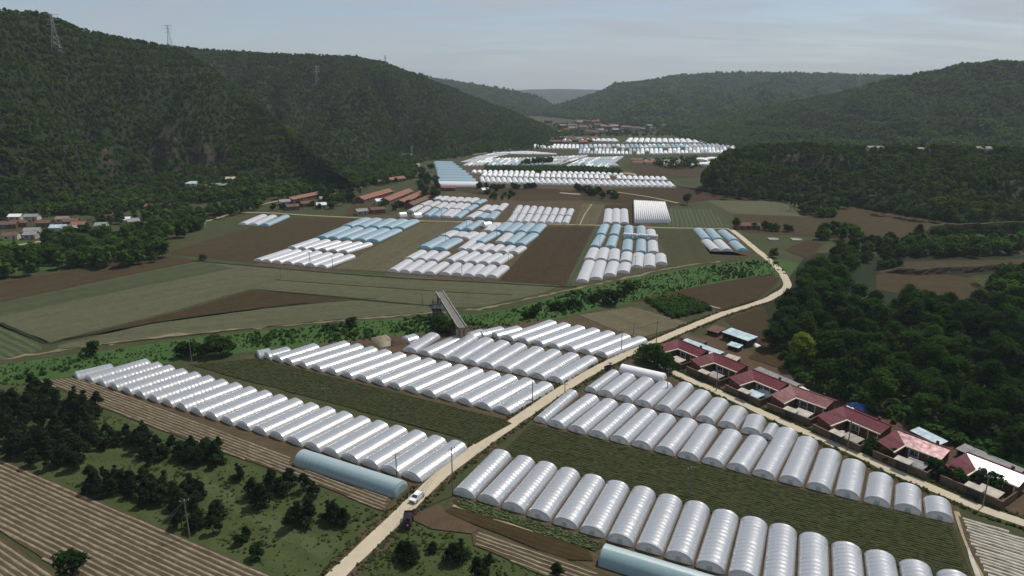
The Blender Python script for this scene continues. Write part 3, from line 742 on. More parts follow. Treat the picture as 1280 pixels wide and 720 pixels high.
# --- mid valley, left block
gp = 'tunnels of the mid valley left block'
row([(322.5,327.5),(333,328.3),(346,329.5),(360,330.6),(374,332),(388,333.3),(402.5,335)], [(360.5,311),(372,311.5),(385,312.3),(397.5,313.5),(411,315),(424.5,316.3),(438.5,317.7)], 'auto', 1.8, 'milk', 'the lowest mid left rank', gp, 1)
row([(365,311.5),(377.5,312.3),(390,313),(403.5,314),(416.5,315),(429.5,316.3)], [(395,297.5),(408.5,298.8),(422,300),(435.5,300.7),(448.5,301.6),(461,302.8)], 'auto', 1.8, 'milk', 'the second mid left rank', gp, 1)
row([(402,298.5),(416,299.3),(432.5,300.3),(450,301.3),(466,302.3)], [(432,282.5),(448,283.6),(465,284.4),(481,285),(496,285.6)], 'auto', 1.8, 'blue', 'the third mid left rank', gp, 1)
row([(434,283.8),(449.5,284.8),(467,285.4),(483,286),(498,286.5)], [(458,271.5),(471,272.3),(489,273),(504,273.6),(518,274)], 'auto', 1.8, 'blue', 'the farthest mid left rank', gp, 1)
# --- mid valley, centre block
gp = 'tunnels of the mid valley centre block'
row([(491,340.5),(506,341.6),(521,342.6),(537,343.4),(556,344.4),(571,345.3),(585.5,346.2),(600,347),(614.5,348)], [(510.5,324),(525.5,325),(540.5,326),(556,327),(572,328),(586,329),(600.5,330),(615,330.8),(630.5,331.5)], 'auto', 1.8, 'milk', 'the lowest mid centre rank', gp, 1)
row([(511,325.5),(526,326.3),(541,327.2),(561,327.5),(575.5,328.6),(590,329.6),(604.5,330.6),(619,331.4)], [(528,312.3),(542.5,313),(557,313.8),(580,313.5),(595,314.3),(610,315.3),(623.5,316.2),(636,317)], 'auto', 1.8, 'milk', 'the second mid centre rank', gp, 1)
row([(577,313.5),(586.5,314.5),(600,315.3),(614,316),(628,316.8),(642,317.6)], [(604,290),(601,303.8),(613,304.6),(626,305.4),(639.5,306.3),(653,307.2)], 'auto', 1.8, 'milk', 'the third mid centre rank', gp, 1)
row([(530,311),(549,312.5)], [(554,295.5),(571,297.3)], 'auto', 1.8, 'blue', 'the blue pair left of centre', gp, 1)
row([(555,296.8),(571.5,298),(579,299.5)], [(568,287.8),(579,289),(593,289.4)], 'auto', 1.8, 'milk', 'the short rank behind the blue pair', gp, 1)
row([(570,288.3),(584,288.5)], [(586,275.5),(601,275)], 'auto', 1.8, 'blue', 'the pair beside a white barrel', gp, 1)
row([(599,304),(624,304.5),(635.5,305.5),(650,306.8)], [(620,289.3),(636,290.6),(652,290),(667.5,291)], 'auto', 1.8, ['blue','milk','blue','blue'], 'the fourth mid centre rank', gp, 1)
row([(609,290.5),(622,290.3),(634,291.5),(651,291.3),(667,292)], [(621,278),(635,277.3),(648.5,278),(663,278.6),(677,279.2)], 'auto', 1.8, ['milk','blue','blue','blue','blue'], 'the farthest mid centre rank', gp, 1)
# --- beyond the path
gp = 'tunnels beyond the mid valley path'
z8 = lambda x, y: (500 + x/8, 230 + y/8)
cols = [((95,285),(400,115)),((178,305),(470,117)),((258,333),(540,122)),((345,338),(612,125)),((430,342),(690,128)),((478,345),(765,132)),((560,350),(842,145))]
for r3 in range(3):
    nn, ff, fl = [], [], []
    for ci, (a, b) in enumerate(cols):
        A, B = P(*z8(*a)), P(z8(*b)[0], z8(*b)[1], 2.3); s0, s1 = r3/3 + 0.01, (r3+1)/3 - 0.02
        nn.append(proj(A + (B-A)*s0)); q = A + (B-A)*s1; ff.append(proj(Vector((q.x, q.y, 2.3))))
        fl.append('blue' if (ci in (2,3) and r3 == 0) or ci == 6 else 'milk')
    row(nn, ff, 'auto', 1.8, fl, 'the %s rank beyond the path' % ['near','middle','far'][r3], gp, 1)
row([z8(690,352),z8(790,350),z8(890,362)], [z8(790,272),z8(860,285),z8(960,270)], 'auto', 1.8, ['milk','blue','blue'], 'the trio right behind the path', gp, 1)
row([z8(800,280),z8(875,280),z8(980,275)], [z8(880,205),z8(955,208),z8(1050,188)], 'auto', 1.8, ['milk','milk','milk'], 'the trio two ranks behind the path', gp, 1)
row(lin_g((637,278.7),(706,280.6),8), lin_g((644,266.5),(710,269.5),8,2.3), 'auto', 1.8, 'milk', 'the near rank of eight behind the path', gp, 1)
row(lin_g((643.5,269),(710,271.3),8), lin_g((650,256),(714,260.5),8,2.3), 'auto', 1.8, 'milk', 'the far rank of eight behind the path', gp, 1)
# --- right of the brown field
z6 = lambda x, y: (700 + x/6.54, 250 + y/6.54)
gp = 'tunnels of the mid valley right block'
row([z6(178,676),z6(293,656),z6(405,628),z6(516,602)], [z6(243,488),z6(335,490),z6(440,498),z6(538,505)], 6.3, 1.9, 'milk', 'the lowest rank beside the brown field', gp, 1)
row([z6(240,498),z6(335,502),z6(437,508),z6(535,515),z6(628,560),z6(732,558),z6(830,534)], [z6(280,387),z6(365,388),z6(450,395),z6(550,420),z6(645,428),z6(735,435),z6(823,435)], 6.3, 1.9, 'milk', 'the second rank beside the brown field', gp, 1)
row([z6(283,392),z6(410,397),z6(545,428),z6(662,440),z6(762,440)], [z6(335,282),z6(440,290),z6(558,318),z6(665,318),z6(757,325)], 6.3, 1.9, ['blue','blue','blue','blue','milk'], 'the third rank beside the brown field', gp, 1)
row([z6(333,290),z6(440,296),z6(560,325),z6(665,325),z6(757,330)], [z6(370,192),z6(465,196),z6(565,205),z6(665,208),z6(742,235)], 6.3, 1.9, ['blue','blue','blue','blue','milk'], 'the farthest rank beside the brown field', gp, 1)
row([z6(385,200),z6(455,200),z6(527,200)], [z6(398,68),z6(460,68),z6(523,68)], 6.3, 1.9, 'milk', 'the trio beside the wide white house', gp, 1)
z65 = lambda x, y: (820 + x/6.54, 230 + y/6.54)
gp = 'tunnels beside the bend of the road'
row([z65(490,552),z65(583,552),z65(708,552)], [z65(412,450),z65(508,450),z65(638,462)], 6.3, 1.9, ['milk','milk','blue'], 'the near trio by the road bend', gp, 1)
row([z65(415,462),z65(510,462),z65(640,472)], [z65(345,358),z65(440,362),z65(543,372)], 6.3, 1.9, 'blue', 'the far trio by the road bend', gp, 1)
row([(303,281.5),(317,282.3),(331,283)], [(329,267.5),(341,268.3),(357,268.5)], 6.3, 1.9, ['milk','milk','blue'], 'the trio alone in the brown field', 'lone trio of tunnels', 1)
# --- far front rank
nF = lin_g((604,229.3), (842,235.2), 34); fF = lin_g((602,220.5), (836,226.5), 34, 2.6)
row(nF, fF, 'auto', 2.4, 'white', 'the far rank below the green belt', 'far white tunnels', 0)
# far blue tunnels lying crosswise
for k, (va, ua, ub, fm) in enumerate([(232,549,597,'white'),(228.2,549,594,'blue'),(224.4,548,590,'blue'),(220.8,548,586,'blue'),(217.3,547.5,582,'blue'),(214,547,577,'blue'),(211,546,573,'blue'),(208.3,545.5,569,'blue'),(205.8,544,566,'blue')]):
    tunnel(P(ua, va), P(ub, va + 0.4), 15.5, 4.2, fm, f'long {fm} tunnel lying crosswise by the wood, {ORD[k+1]} from front', 'long blue tunnels at the wood edge', 0)

# --- far tunnels that run together in the photograph
def mass(name, blocks, label, w, h, mats):
    mb = MB()
    for (quad, n, ranks, cols_) in blocks:
        a, b, c, d = [P(*q) for q in quad]      # near-left, near-right, far-right, far-left
        for r_ in range(ranks):
            s0, s1 = r_/ranks, (r_+0.93)/ranks
            for i in range(n):
                if rng.random() < 0.04: continue
                t = (i+0.5)/n
                N0 = (a + (b-a)*t); F0 = (d + (c-d)*t); Nn = N0 + (F0-N0)*s0; Ff = N0 + (F0-N0)*s1
                wd = ((b-a)*(1-s0) + (c-d)*s0).length / n * 0.86; dd = (Ff-Nn); dd.normalize(); nr = Vector((dd.y, -dd.x, 0))
                m = rng.choice(cols_); hh = min(h, wd * 0.45); k = len(mb.v)
                for q in (Nn, Ff):
                    for j in range(7):
                        x, z = arch(wd, hh, j/6); p_ = q + nr*x; mb.v.append((p_.x, p_.y, z + 0.15))
                for j in range(6): mb.f.append((k+j, k+j+1, k+7+j+1, k+7+j)); mb.m.append(m)
                mb.f.append(tuple(k+6-j for j in range(7))); mb.m.append(m); mb.f.append(tuple(k+7+j for j in range(7))); mb.m.append(m)
    o = mb.build(name, [M[x] for x in mats]); tag(o, label, None, None, 'stuff'); return o
mass('far_tunnels', [
    ([(600,221.5),(836,227.2),(832,222.8),(604,216.8)], 34, 1, [0]), ([(588,217.3),(782,221),(778,217.6),(590,214.5)], 28, 1, [0]),
    ([(577,208),(676,207),(684,198),(595,199)], 20, 3, [0,0,1,2,2]), ([(672,206),(700,206),(736,195),(684,197)], 10, 3, [0,2,2]),
    ([(575,203),(590,203),(640,192),(612,191)], 8, 3, [0,2,2]), ([(612,191.5),(640,193),(700,194),(660,190.5)], 8, 2, [0,2]),
    ([(702,210),(760,210),(780,196),(730,198)], 14, 3, [0,1,2,2]), ([(745,207),(775,208.5),(765,202),(745,203)], 8, 1, [2,1]),
    ([(722,193),(800,194),(800,187),(724,187)], 16, 2, [0,2]), ([(800,194),(846,193),(846,187),(800,187)], 8, 2, [0,2]),
    ([(845,193),(925,192),(922,185),(846,186)], 16, 2, [0,0,2]), ([(662,186),(724,187),(724,182),(668,181)], 12, 2, [0,0]),
    ([(724,186.5),(920,185),(915,181),(724,182)], 34, 2, [0,2,2,1]),
    ([(780,178.5),(925,180),(915,175.5),(785,173.5)], 18, 2, [0,0]), ([(700,176.5),(775,178),(770,174.5),(705,174)], 10, 1, [0,0]),
    ([(816,206),(852,209),(843,206.5),(816,204.5)], 3, 1, [0]), ([(850,203),(900,200),(897,198),(855,200.5)], 3, 1, [0]),
    ([(866,209),(893,206),(890,204),(866,206)], 3, 1, [0])],
    'far white and pale blue tunnels running together up the valley', 5, 2.6, ['white', 'blue', 'film'])

# --- wide white house of many joined spans
t = empty('multi_span_greenhouse', P(790,281)); tag(t, 'wide white multi-span greenhouse with ribbed roof beside the green striped field', 'greenhouse')
a, b, c, d = P(792.5,279.5), P(838,279), P(831.5,257), P(792,254.8)
org = Vector(t.location); spans = 17
me_s = None
for i in range(spans):
    mb = MB(); t0, t1 = i/spans, (i+1)/spans
    n0, n1, f0, f1 = a+(b-a)*t0-org, a+(b-a)*t1-org, d+(c-d)*t0-org, d+(c-d)*t1-org
    for j in range(7):
        x = j/6; z = 2.6 + 0.9*math.sin(math.pi*x)
        for q0, q1 in ((n0, n1), (f0, f1)):
            p_ = q0 + (q1-q0)*x; mb.v.append((p_.x, p_.y, z))
    for j in range(6): k = 2*j; mb.f.append((k, k+2, k+3, k+1)); mb.m.append(0)
    for e in (0, 1):
        k = len(mb.v); q0, q1 = (n0, n1) if e == 0 else (f0, f1)
        mb.v += [(q1.x, q1.y, 0.05), (q0.x, q0.y, 0.05)]; ids = [2*j+e for j in range(7)] + [k, k+1]
        mb.f.append(tuple(ids if e else ids[::-1])); mb.m.append(0)
    mb.build('roof_span', M['white'], t, True)
mb = MB()
for q0, q1 in ((a-org, d-org), (b-org, c-org)):
    mb.quad((q0.x,q0.y,0.05),(q1.x,q1.y,0.05),(q1.x,q1.y,2.58),(q0.x,q0.y,2.58))
mb.build('side_wall', M['white'], t)
# --- rolled white cover over the blue tunnels, and two white barrels by the path
mb = MB(); A, B = P(779,298.5), P(822,301); pr = None
for i in range(15):
    q = A + (B-A)*(i/14); q = q + Vector((0, 0, 2.75 + 0.25*math.sin(i*1.9)))
    if pr is not None: mb.tube(pr, q, 1.05, 1.05, 8)
    pr = q
o = mb.build('cover_roll', M['white'], None, True); tag(o, 'long white cover rolled up across the blue tunnels', 'cover')
for (u, v, lab) in ((499,271.5,'small white round-topped shelter left of its twin'),(517,272,'large white round-topped shelter at the path corner'),(604,284,'white round-topped shelter beside a strip of bare soil')):
    q = P(u, v); w_ = 6.5 if u != 499 else 5.0
    tunnel(q, q + Vector((4.5, 3.0, 0)), w_, 3.4, 'white', lab, None, 1, 'round_shelter')

# ================================================================== trees
def crown_mesh(name, mat, n, rx, rz, zc, lobes, leaf, seed, cone=False, core=0.55):
    r = random.Random(seed); mb = MB()
    L = []
    for _ in range(lobes):
        a = r.uniform(0, 6.283); h = r.uniform(-0.75, 0.95); k = math.sqrt(max(0.05, 1 - h*h)) * r.uniform(0.35, 0.75)
        if cone: k = (0.5 - 0.42*h) * r.uniform(0.5, 1.0)
        L.append((Vector((rx*k*math.cos(a), rx*k*math.sin(a), zc + rz*h*0.8)), r.uniform(0.32, 0.55) * (rx if not cone else rx*(0.75-0.4*h))))
    for i in range(n):
        c, rad = L[i % lobes]
        d = Vector((r.gauss(0,1), r.gauss(0,1), r.gauss(0,1) + 0.25)).normalized()
        p = c + Vector((d.x, d.y, d.z*0.8)) * rad * r.uniform(0.6, 1.08)
        nr = (d*0.6 + Vector((r.gauss(0,.4), r.gauss(0,.4), r.gauss(0,.3)+0.75))).normalized()
        q = nr.to_track_quat('Z', 'Y'); s = leaf * r.uniform(0.55, 1.3); an = r.uniform(0, 3.14)
        e1 = q @ Vector((math.cos(an), math.sin(an), 0)) * s; e2 = q @ Vector((-math.sin(an), math.cos(an), 0)) * s * r.uniform(0.5, 0.9)
        k = len(mb.v); mb.v += [tuple(p-e1*0.9-e2*0.3), tuple(p+e1*0.2-e2), tuple(p+e1), tuple(p-e1*0.1+e2)]
        mb.f.append((k, k+1, k+2, k+3)); mb.m.append(0)
    if core:                                   # inner shade leaves so that the sky does not show straight through
        for c, rad in L:
            k = len(mb.v); rr = rad * core
            for dx, dy, dz in ((1,0,0),(-1,0,0),(0,1,0),(0,-1,0),(0,0,.8),(0,0,-.8)): mb.v.append((c.x+dx*rr, c.y+dy*rr, c.z+dz*rr))
            for a_, b_, c_ in ((0,2,4),(2,1,4),(1,3,4),(3,0,4),(2,0,5),(1,2,5),(3,1,5),(0,3,5)): mb.f.append((k+a_, k+b_, k+c_)); mb.m.append(0)
    return mb.mesh(name, mat)
def trunk_mesh(name, h, r0, seed, branches=5):
    r = random.Random(seed); mb = MB(); p = Vector((0,0,-0.2)); rad = r0; pts = [p]
    for k in range(4):
        q = p + Vector((r.uniform(-.12,.12)*h/4, r.uniform(-.12,.12)*h/4, h/4)); mb.tube(p, q, rad, rad*0.75, 6, cap=False); p, rad = q, rad*0.75; pts.append(p)
    for b in range(branches):
        i = r.randint(1, 4); a = r.uniform(0, 6.28); d = Vector((math.cos(a), math.sin(a), r.uniform(0.4, 1.0))) * h * r.uniform(0.25, 0.45)
        mb.tube(pts[i], pts[i]+d, r0*0.4, r0*0.12, 4, cap=False)
    return mb.mesh(name, M['bark'])
VAR = {}
def kind(key, mat, nvar, n, rx, rz, zc, lobes, leaf, cone=False, th=None, tr=0.18):
    VAR[key] = [(crown_mesh('crown', M[mat], n, rx*random.Random(i*3+1).uniform(.9,1.1), rz*random.Random(i*5+2).uniform(.88,1.12), zc, lobes, leaf, i*17+len(VAR)*101, cone), trunk_mesh('trunk', th or zc, tr, i*7)) for i in range(nvar)]
kind('broad', 'leafwood', 7, 1500, 3.6, 3.1, 5.2, 16, 0.34)
kind('bush', 'leafwood', 4, 620, 1.9, 1.5, 1.7, 9, 0.28, tr=0.08)
kind('pine', 'leafdark', 6, 1500, 2.5, 2.6, 2.9, 22, 0.27, True, 4.4, 0.14)
kind('bright', 'leafbright', 1, 1700, 3.6, 3.2, 5.4, 16, 0.34)
kind('poplar', 'leafwood', 4, 800, 1.4, 4.2, 5.0, 14, 0.30, False, 6.0, 0.14)
N_TREE = [0]
def tree(p, key, s, label, group, name='leafy_tree', cat='tree'):
    v = rng.choice(VAR[key]); t = empty(name, (p.x, p.y, p.z), rng.uniform(0, 6.28), (s*rng.uniform(.9,1.1), s*rng.uniform(.9,1.1), s*rng.uniform(.88,1.15)))
    tag(t, label, cat, group); inst('crown', v[0], t); inst('trunk', v[1], t); N_TREE[0] += 1; return t
def inside(p, poly):
    c = False; n = len(poly)
    for i in range(n):
        a, b = poly[i], poly[(i+1) % n]
        if (a.y > p.y) != (b.y > p.y) and p.x < a.x + (p.y-a.y)/(b.y-a.y)*(b.x-a.x): c = not c
    return c
def scatter(px, n, dmin, tries=40):
    poly = [P(u, v) for u, v in px]; x0, x1 = min(q.x for q in poly), max(q.x for q in poly); y0, y1 = min(q.y for q in poly), max(q.y for q in poly)
    out = []
    for _ in range(n*tries):
        if len(out) >= n: break
        q = Vector((rng.uniform(x0, x1), rng.uniform(y0, y1), 0))
        if inside(q, poly) and all((q-o).length > dmin for o in out): out.append(q)
    return out
def line_of(px, n, jit):
    pts = [P(u, v) for u, v in px]; seg = [(pts[i+1]-pts[i]).length for i in range(len(pts)-1)]; T = sum(seg); out = []
    for k in range(n):
        s = T*(k+rng.uniform(0.2,.8))/n; i = 0
        while i < len(seg)-1 and s > seg[i]: s -= seg[i]; i += 1
        q = pts[i] + (pts[i+1]-pts[i])*(s/seg[i]); out.append(q + Vector((rng.uniform(-jit,jit), rng.uniform(-jit,jit), 0)))
    return out

# dense wood on the right (one wood; its trees cannot be told apart)
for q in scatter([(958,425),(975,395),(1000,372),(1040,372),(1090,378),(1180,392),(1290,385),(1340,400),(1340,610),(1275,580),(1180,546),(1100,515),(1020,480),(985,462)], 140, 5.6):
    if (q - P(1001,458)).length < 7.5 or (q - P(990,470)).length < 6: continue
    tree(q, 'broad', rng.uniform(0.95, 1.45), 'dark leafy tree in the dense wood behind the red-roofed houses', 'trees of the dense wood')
for q in scatter([(985,372),(1010,345),(1030,325),(1068,322),(1062,340),(1060,372)], 16, 6):
    tree(q, 'broad', rng.uniform(1.0, 1.45), 'dark tree in the clump between the road bend and the terraces', 'trees by the road bend')
tree(P(1001,459), 'bright', 1.3, 'bright yellow-green tree at the edge of the dark wood', None, 'yellow_green_tree')
# hedges and groves of the right side
for q in line_of([(1075,310),(1130,306),(1200,302),(1290,300)], 20, 5): tree(q, 'broad', rng.uniform(.7,1.0), 'dark tree in the belt behind the upper right fields', 'trees of the upper right belt')
for q in line_of([(1085,335),(1110,336),(1130,332)], 5, 3): tree(q, 'bush', rng.uniform(1.2,1.8), 'dark bush left of the upper right fields', 'bushes by the upper right fields', 'bush', 'bush')
for q in scatter([(1080,312),(1150,309),(1290,308),(1290,320),(1130,324),(1080,330)], 34, 4): tree(q, 'bush', rng.uniform(1.3,2.0), 'green bush in the belt above the upper right fields', 'bushes of the upper right belt', 'bush', 'bush')
for q in line_of([(985,263),(1010,266),(1045,272)], 9, 4): tree(q, 'poplar', rng.uniform(.8,1.1), 'slim green tree in the grove beside the pale field', 'grove beside the pale field')
for q in line_of([(1000,258),(1040,264)], 6, 4): tree(q, 'broad', rng.uniform(.8,1.1), 'leafy tree in the grove beside the pale field', 'grove beside the pale field')
for q in line_of([(945,287),(960,288),(990,290)], 6, 2): tree(q, 'bush', rng.uniform(1.3,1.8), 'dark bush in the hedge by the small yard', 'hedge by the small yard', 'bush', 'bush')
for q in line_of([(1020,295),(1045,292),(1075,298)], 6, 3): tree(q, 'broad', rng.uniform(.7,1.0), 'dark tree right of the small yard', 'trees right of the small yard')
tree(P(920,286), 'broad', .95, 'round dark tree beside the bend of the road', None)
tree(P(859,256), 'broad', 1.25, 'round dark tree alone behind the green striped field', None)
tree(P(907,249), 'broad', 1.1, 'round dark tree alone in front of the bluff', None)
tree(P(967,322), 'bush', 1.8, 'dark bush between the road and the brown field', None, 'bush', 'bush')
for q in line_of([(880,238),(905,246),(950,250),(985,253)], 14, 5): tree(q, 'broad', rng.uniform(.8,1.1), 'tree along the foot of the wooded bluff', 'trees along the bluff foot')
for q in line_of([(1090,268),(1140,274),(1200,284)], 12, 5): tree(q, 'broad', rng.uniform(.8,1.15), 'tree along the far edge of the big brown field', 'trees beyond the big brown field')
for q in line_of([(1150,300),(1200,300),(1290,296)], 11, 5): tree(q, 'broad', rng.uniform(.8,1.1), 'tree below the dark earth bank at the right', 'trees below the earth bank')
# centre
for q in scatter([(717,237),(735,236),(775,247),(765,252),(735,245)], 16, 4): tree(q, 'bush', rng.uniform(1.4,2.0), 'dark bush in the clump below the far white rank', 'clump below the far white rank', 'bush', 'bush')
for q in line_of([(598,235),(620,236),(660,236),(672,235)], 16, 3): tree(q, 'bush', rng.uniform(1.2,1.9), 'dark bush at the foot of the far white rank', 'bushes before the far white rank', 'bush', 'bush')
for q in scatter([(606,238),(640,238),(650,250),(615,252)], 14, 4): tree(q, 'bush', rng.uniform(.9,1.5), 'low bush in the waste ground behind the tunnels', 'bushes of the waste ground', 'bush', 'bush')
for q in scatter([(525,215),(545,212),(549,240),(545,252),(522,250)], 14, 6): tree(q, 'broad', rng.uniform(1.0,1.4), 'dark tall tree beside the long blue tunnels', 'trees beside the long blue tunnels')
# mid left village and road trees
for q in scatter([(60,305),(110,296),(150,300),(205,285),(212,305),(195,328),(130,336),(60,338)], 30, 6.2): tree(q, 'broad', rng.uniform(.95,1.35), 'dark tree in the belt before the left village', 'tree belt before the left village')
for q in scatter([(-30,318),(60,318),(62,338),(0,350),(-30,352)], 10, 6): tree(q, 'broad', rng.uniform(.7,1.0), 'dark tree at the left edge by the brown field', 'trees at the left edge')
for q in scatter([(205,276),(250,270),(258,288),(215,300)], 10, 6): tree(q, 'broad', rng.uniform(.8,1.2), 'dark tree between the village and the brown field', 'trees beside the upper brown field')
for q in scatter([(255,262),(330,252),(325,262),(270,276)], 12, 6): tree(q, 'broad', rng.uniform(.7,1.0), 'tree along the lane right of the pink-roofed house', 'trees along the lane')
for q in scatter([(395,246),(440,240),(445,254),(415,262)], 10, 6): tree(q, 'broad', rng.uniform(.8,1.1), 'dark tree among the clay-roofed farm buildings', 'trees among the farm buildings')
for q in line_of([(335,262),(380,258),(420,262)], 10, 4): tree(q, 'bush', rng.uniform(1.2,1.9), 'bush in the gardens by the narrow pale path', 'garden bushes by the path', 'bush', 'bush')
for q in line_of([(470,262),(495,263),(540,246)], 8, 3): tree(q, 'bush', rng.uniform(1.2,1.9), 'bush beside the long clay roofs', 'bushes beside the clay roofs', 'bush', 'bush')
tree(P(254,325), 'bush', 1.2, 'small dark bush alone on the ditch of the brown field', None, 'bush', 'bush')
# river bed
for (u, v, s) in ((228,446,1.5),(238,446,1.5),(252,446,1.5),(270,445,2.1),(277,444,2.0),(285,443,1.7)):
    tree(P(u, v), 'bush', s*1.15, 'dark round bush in the group by the river bed', 'bush group by the river bed', 'bush', 'bush')
tree(P(439,412), 'bush', 1.6, 'round dark bush alone in the river bed', None, 'bush', 'bush')
tree(P(115,444), 'bush', 1.7, 'dark bush on the bank behind the long tunnel row', None, 'bush', 'bush')
tree(P(765,381), 'bush', 2.2, 'round bush in the river bed below the brown field', None, 'bush', 'bush')
for q in line_of([(545,408),(552,412),(560,418)], 4, 1.5): tree(q, 'bush', 1.7, 'dark bush below the unfinished bridge', 'bushes below the bridge', 'bush', 'bush')
for q in line_of([(655,397),(700,388),(740,380),(790,364)], 18, 3): tree(q, 'bush', rng.uniform(.9,1.5), 'dark shrub along the middle of the river bed', 'shrubs of the river bed', 'bush', 'bush')
# road fork
for (u, v, s) in ((806,449,1.9),(814,455,2.1),(823,460,2.0),(834,464,1.7)): tree(P(u, v), 'bush', s, 'dark bush at the fork of the two roads', 'bushes at the road fork', 'bush', 'bush')
for q in line_of([(1180,600),(1200,610)], 2, 1): tree(q, 'bush', 1.3, 'green bush in front of the courtyard walls', 'bushes at the courtyard walls', 'bush', 'bush')
for (u, v) in ((1112,577),(1090,566),(1170,596),(1240,612),(1228,606),(1165,592)): tree(P(u, v), 'bush', rng.uniform(1.0,1.4), 'green bush in front of the courtyard walls', 'bushes at the courtyard walls', 'bush', 'bush')
# conifers, lower left and bottom
pl = 'dark conifer in the meadow below the long tunnel row'; pg = 'conifers of the left meadow'
for q in scatter([(-40,490),(0,486),(55,490),(125,512),(122,540),(100,590),(60,592),(0,572),(-40,560)], 58, 2.9): tree(q, 'pine', rng.uniform(1.0,1.4), 'dark conifer in the dense clump at the left edge', 'conifers of the left edge clump', 'conifer')
for (u0, v0, u1, v1, n) in ((118,540,180,566,11),(185,562,282,584,15),(108,600,190,625,12),(180,612,252,636,12),(222,640,275,668,6)):
    for q in scatter([(u0,v0),(u1,v0+4),(u1,v1),(u0,v1-4)], n, 2.6): tree(q, 'pine', rng.uniform(.75,1.05), pl, pg, 'conifer')
for (u, v, s) in ((316,622,1.0),(326,634,1.1),(340,612,1.05),(352,618,.9),(372,660,1.35),(362,606,1.0),(380,614,.95),(392,622,.8),(385,650,1.0),(418,652,.9),(430,656,.75),(411,648,.8),(308,672,.5),(298,600,.8),(270,585,.8)):
    tree(P(u, v), 'pine', s, pl, pg, 'conifer')
tree(P(322,698), 'bush', 1.0, 'low bush alone in the meadow near the mulched beds', None, 'bush', 'bush')
tree(P(300,680), 'bush', .8, 'small low bush left of another on the meadow', None, 'bush', 'bush')
tree(P(92,722), 'bush', 1.9, 'leafy bush on the strip between the lower left beds', None, 'bush', 'bush')
for (u, v, s) in ((512,702,1.0),(505,696,.8),(568,703,1.0),(576,698,.8),(598,724,.9),(611,716,.8),(695,724,.8),(541,690,.5)):
    tree(P(u, v), 'pine', s, 'dark conifer in the meadow at the bottom edge', 'conifers at the bottom edge', 'conifer')

# ---- foliage masses: hill woods, shrubs and tussocks scattered as points
SRC = bpy.data.collections.new('foliage_source')
def src(name, mats, defs):
    c = bpy.data.collections.new(name)
    for i, me in enumerate(defs): o = bpy.data.objects.new(f'{name}_{i}', me); c.objects.link(o)
    return c
C_hill = src('hill_tree_source', None, [crown_mesh('hill_crown', M['leafhill'], 110, 2.6, 2.6, 3.2, 8, 0.95, i*31+5, cone=(i == 2), core=0.75) for i in range(4)])
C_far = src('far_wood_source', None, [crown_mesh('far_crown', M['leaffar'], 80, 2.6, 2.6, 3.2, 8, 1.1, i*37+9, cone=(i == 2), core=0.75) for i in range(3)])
C_shrub = src('shrub_source', None, [crown_mesh('reed_crown', M['leafbank'], 90, 0.9, 0.7, 0.6, 6, 0.32, i*13+2, core=0.5) for i in range(3)])
C_tuft = src('tuft_source', None, [crown_mesh('tuft_crown', M['leafgrass'], 60, 0.55, 0.32, 0.28, 6, 0.22, i*19+3, core=0.4) for i in range(3)])
_gn = {}
def gn_group(coll):
    if coll.name in _gn: return _gn[coll.name]
    ng = bpy.data.node_groups.new('scatter_' + coll.name, 'GeometryNodeTree')
    ng.interface.new_socket('Geometry', in_out='INPUT', socket_type='NodeSocketGeometry'); ng.interface.new_socket('Geometry', in_out='OUTPUT', socket_type='NodeSocketGeometry')
    i, o = ng.nodes.new('NodeGroupInput'), ng.nodes.new('NodeGroupOutput')
    ci = ng.nodes.new('GeometryNodeCollectionInfo'); ci.inputs['Collection'].default_value = coll; ci.inputs['Separate Children'].default_value = True; ci.inputs['Reset Children'].default_value = True
    ip = ng.nodes.new('GeometryNodeInstanceOnPoints'); ip.inputs['Pick Instance'].default_value = True
    def attr(nm, ty):
        a = ng.nodes.new('GeometryNodeInputNamedAttribute'); a.data_type = ty; a.inputs['Name'].default_value = nm; return a.outputs['Attribute']
    ng.links.new(i.outputs[0], ip.inputs['Points']); ng.links.new(ci.outputs[0], ip.inputs['Instance'])
    ng.links.new(attr('variant', 'INT'), ip.inputs['Instance Index']); ng.links.new(attr('turn', 'FLOAT_VECTOR'), ip.inputs['Rotation']); ng.links.new(attr('size', 'FLOAT_VECTOR'), ip.inputs['Scale'])
    ng.links.new(ip.outputs[0], o.inputs[0]); _gn[coll.name] = ng; return ng
def foliage(name, pts, sizes, coll, label):
    n = len(pts); nv = len(coll.objects)
    me = bpy.data.meshes.new(name); me.vertices.add(n); me.vertices.foreach_set('co', np.asarray(pts, dtype=np.float32).reshape(-1))
    a = me.attributes.new('variant', 'INT', 'POINT'); a.data.foreach_set('value', nrg.integers(0, nv, n).astype(np.int32))
    tv = np.zeros((n, 3), np.float32); tv[:, 2] = nrg.uniform(0, 6.28, n); a = me.attributes.new('turn', 'FLOAT_VECTOR', 'POINT'); a.data.foreach_set('vector', tv.reshape(-1))
    sv = np.repeat(np.asarray(sizes, np.float32)[:, None], 3, 1) * nrg.uniform(0.85, 1.15, (n, 3)).astype(np.float32); a = me.attributes.new('size', 'FLOAT_VECTOR', 'POINT'); a.data.foreach_set('vector', sv.reshape(-1))
    me.update(); o = link(bpy.data.objects.new(name, me)); md = o.modifiers.new('scatter', 'NODES'); md.node_group = gn_group(coll)
    tag(o, label, None, None, 'stuff'); return o
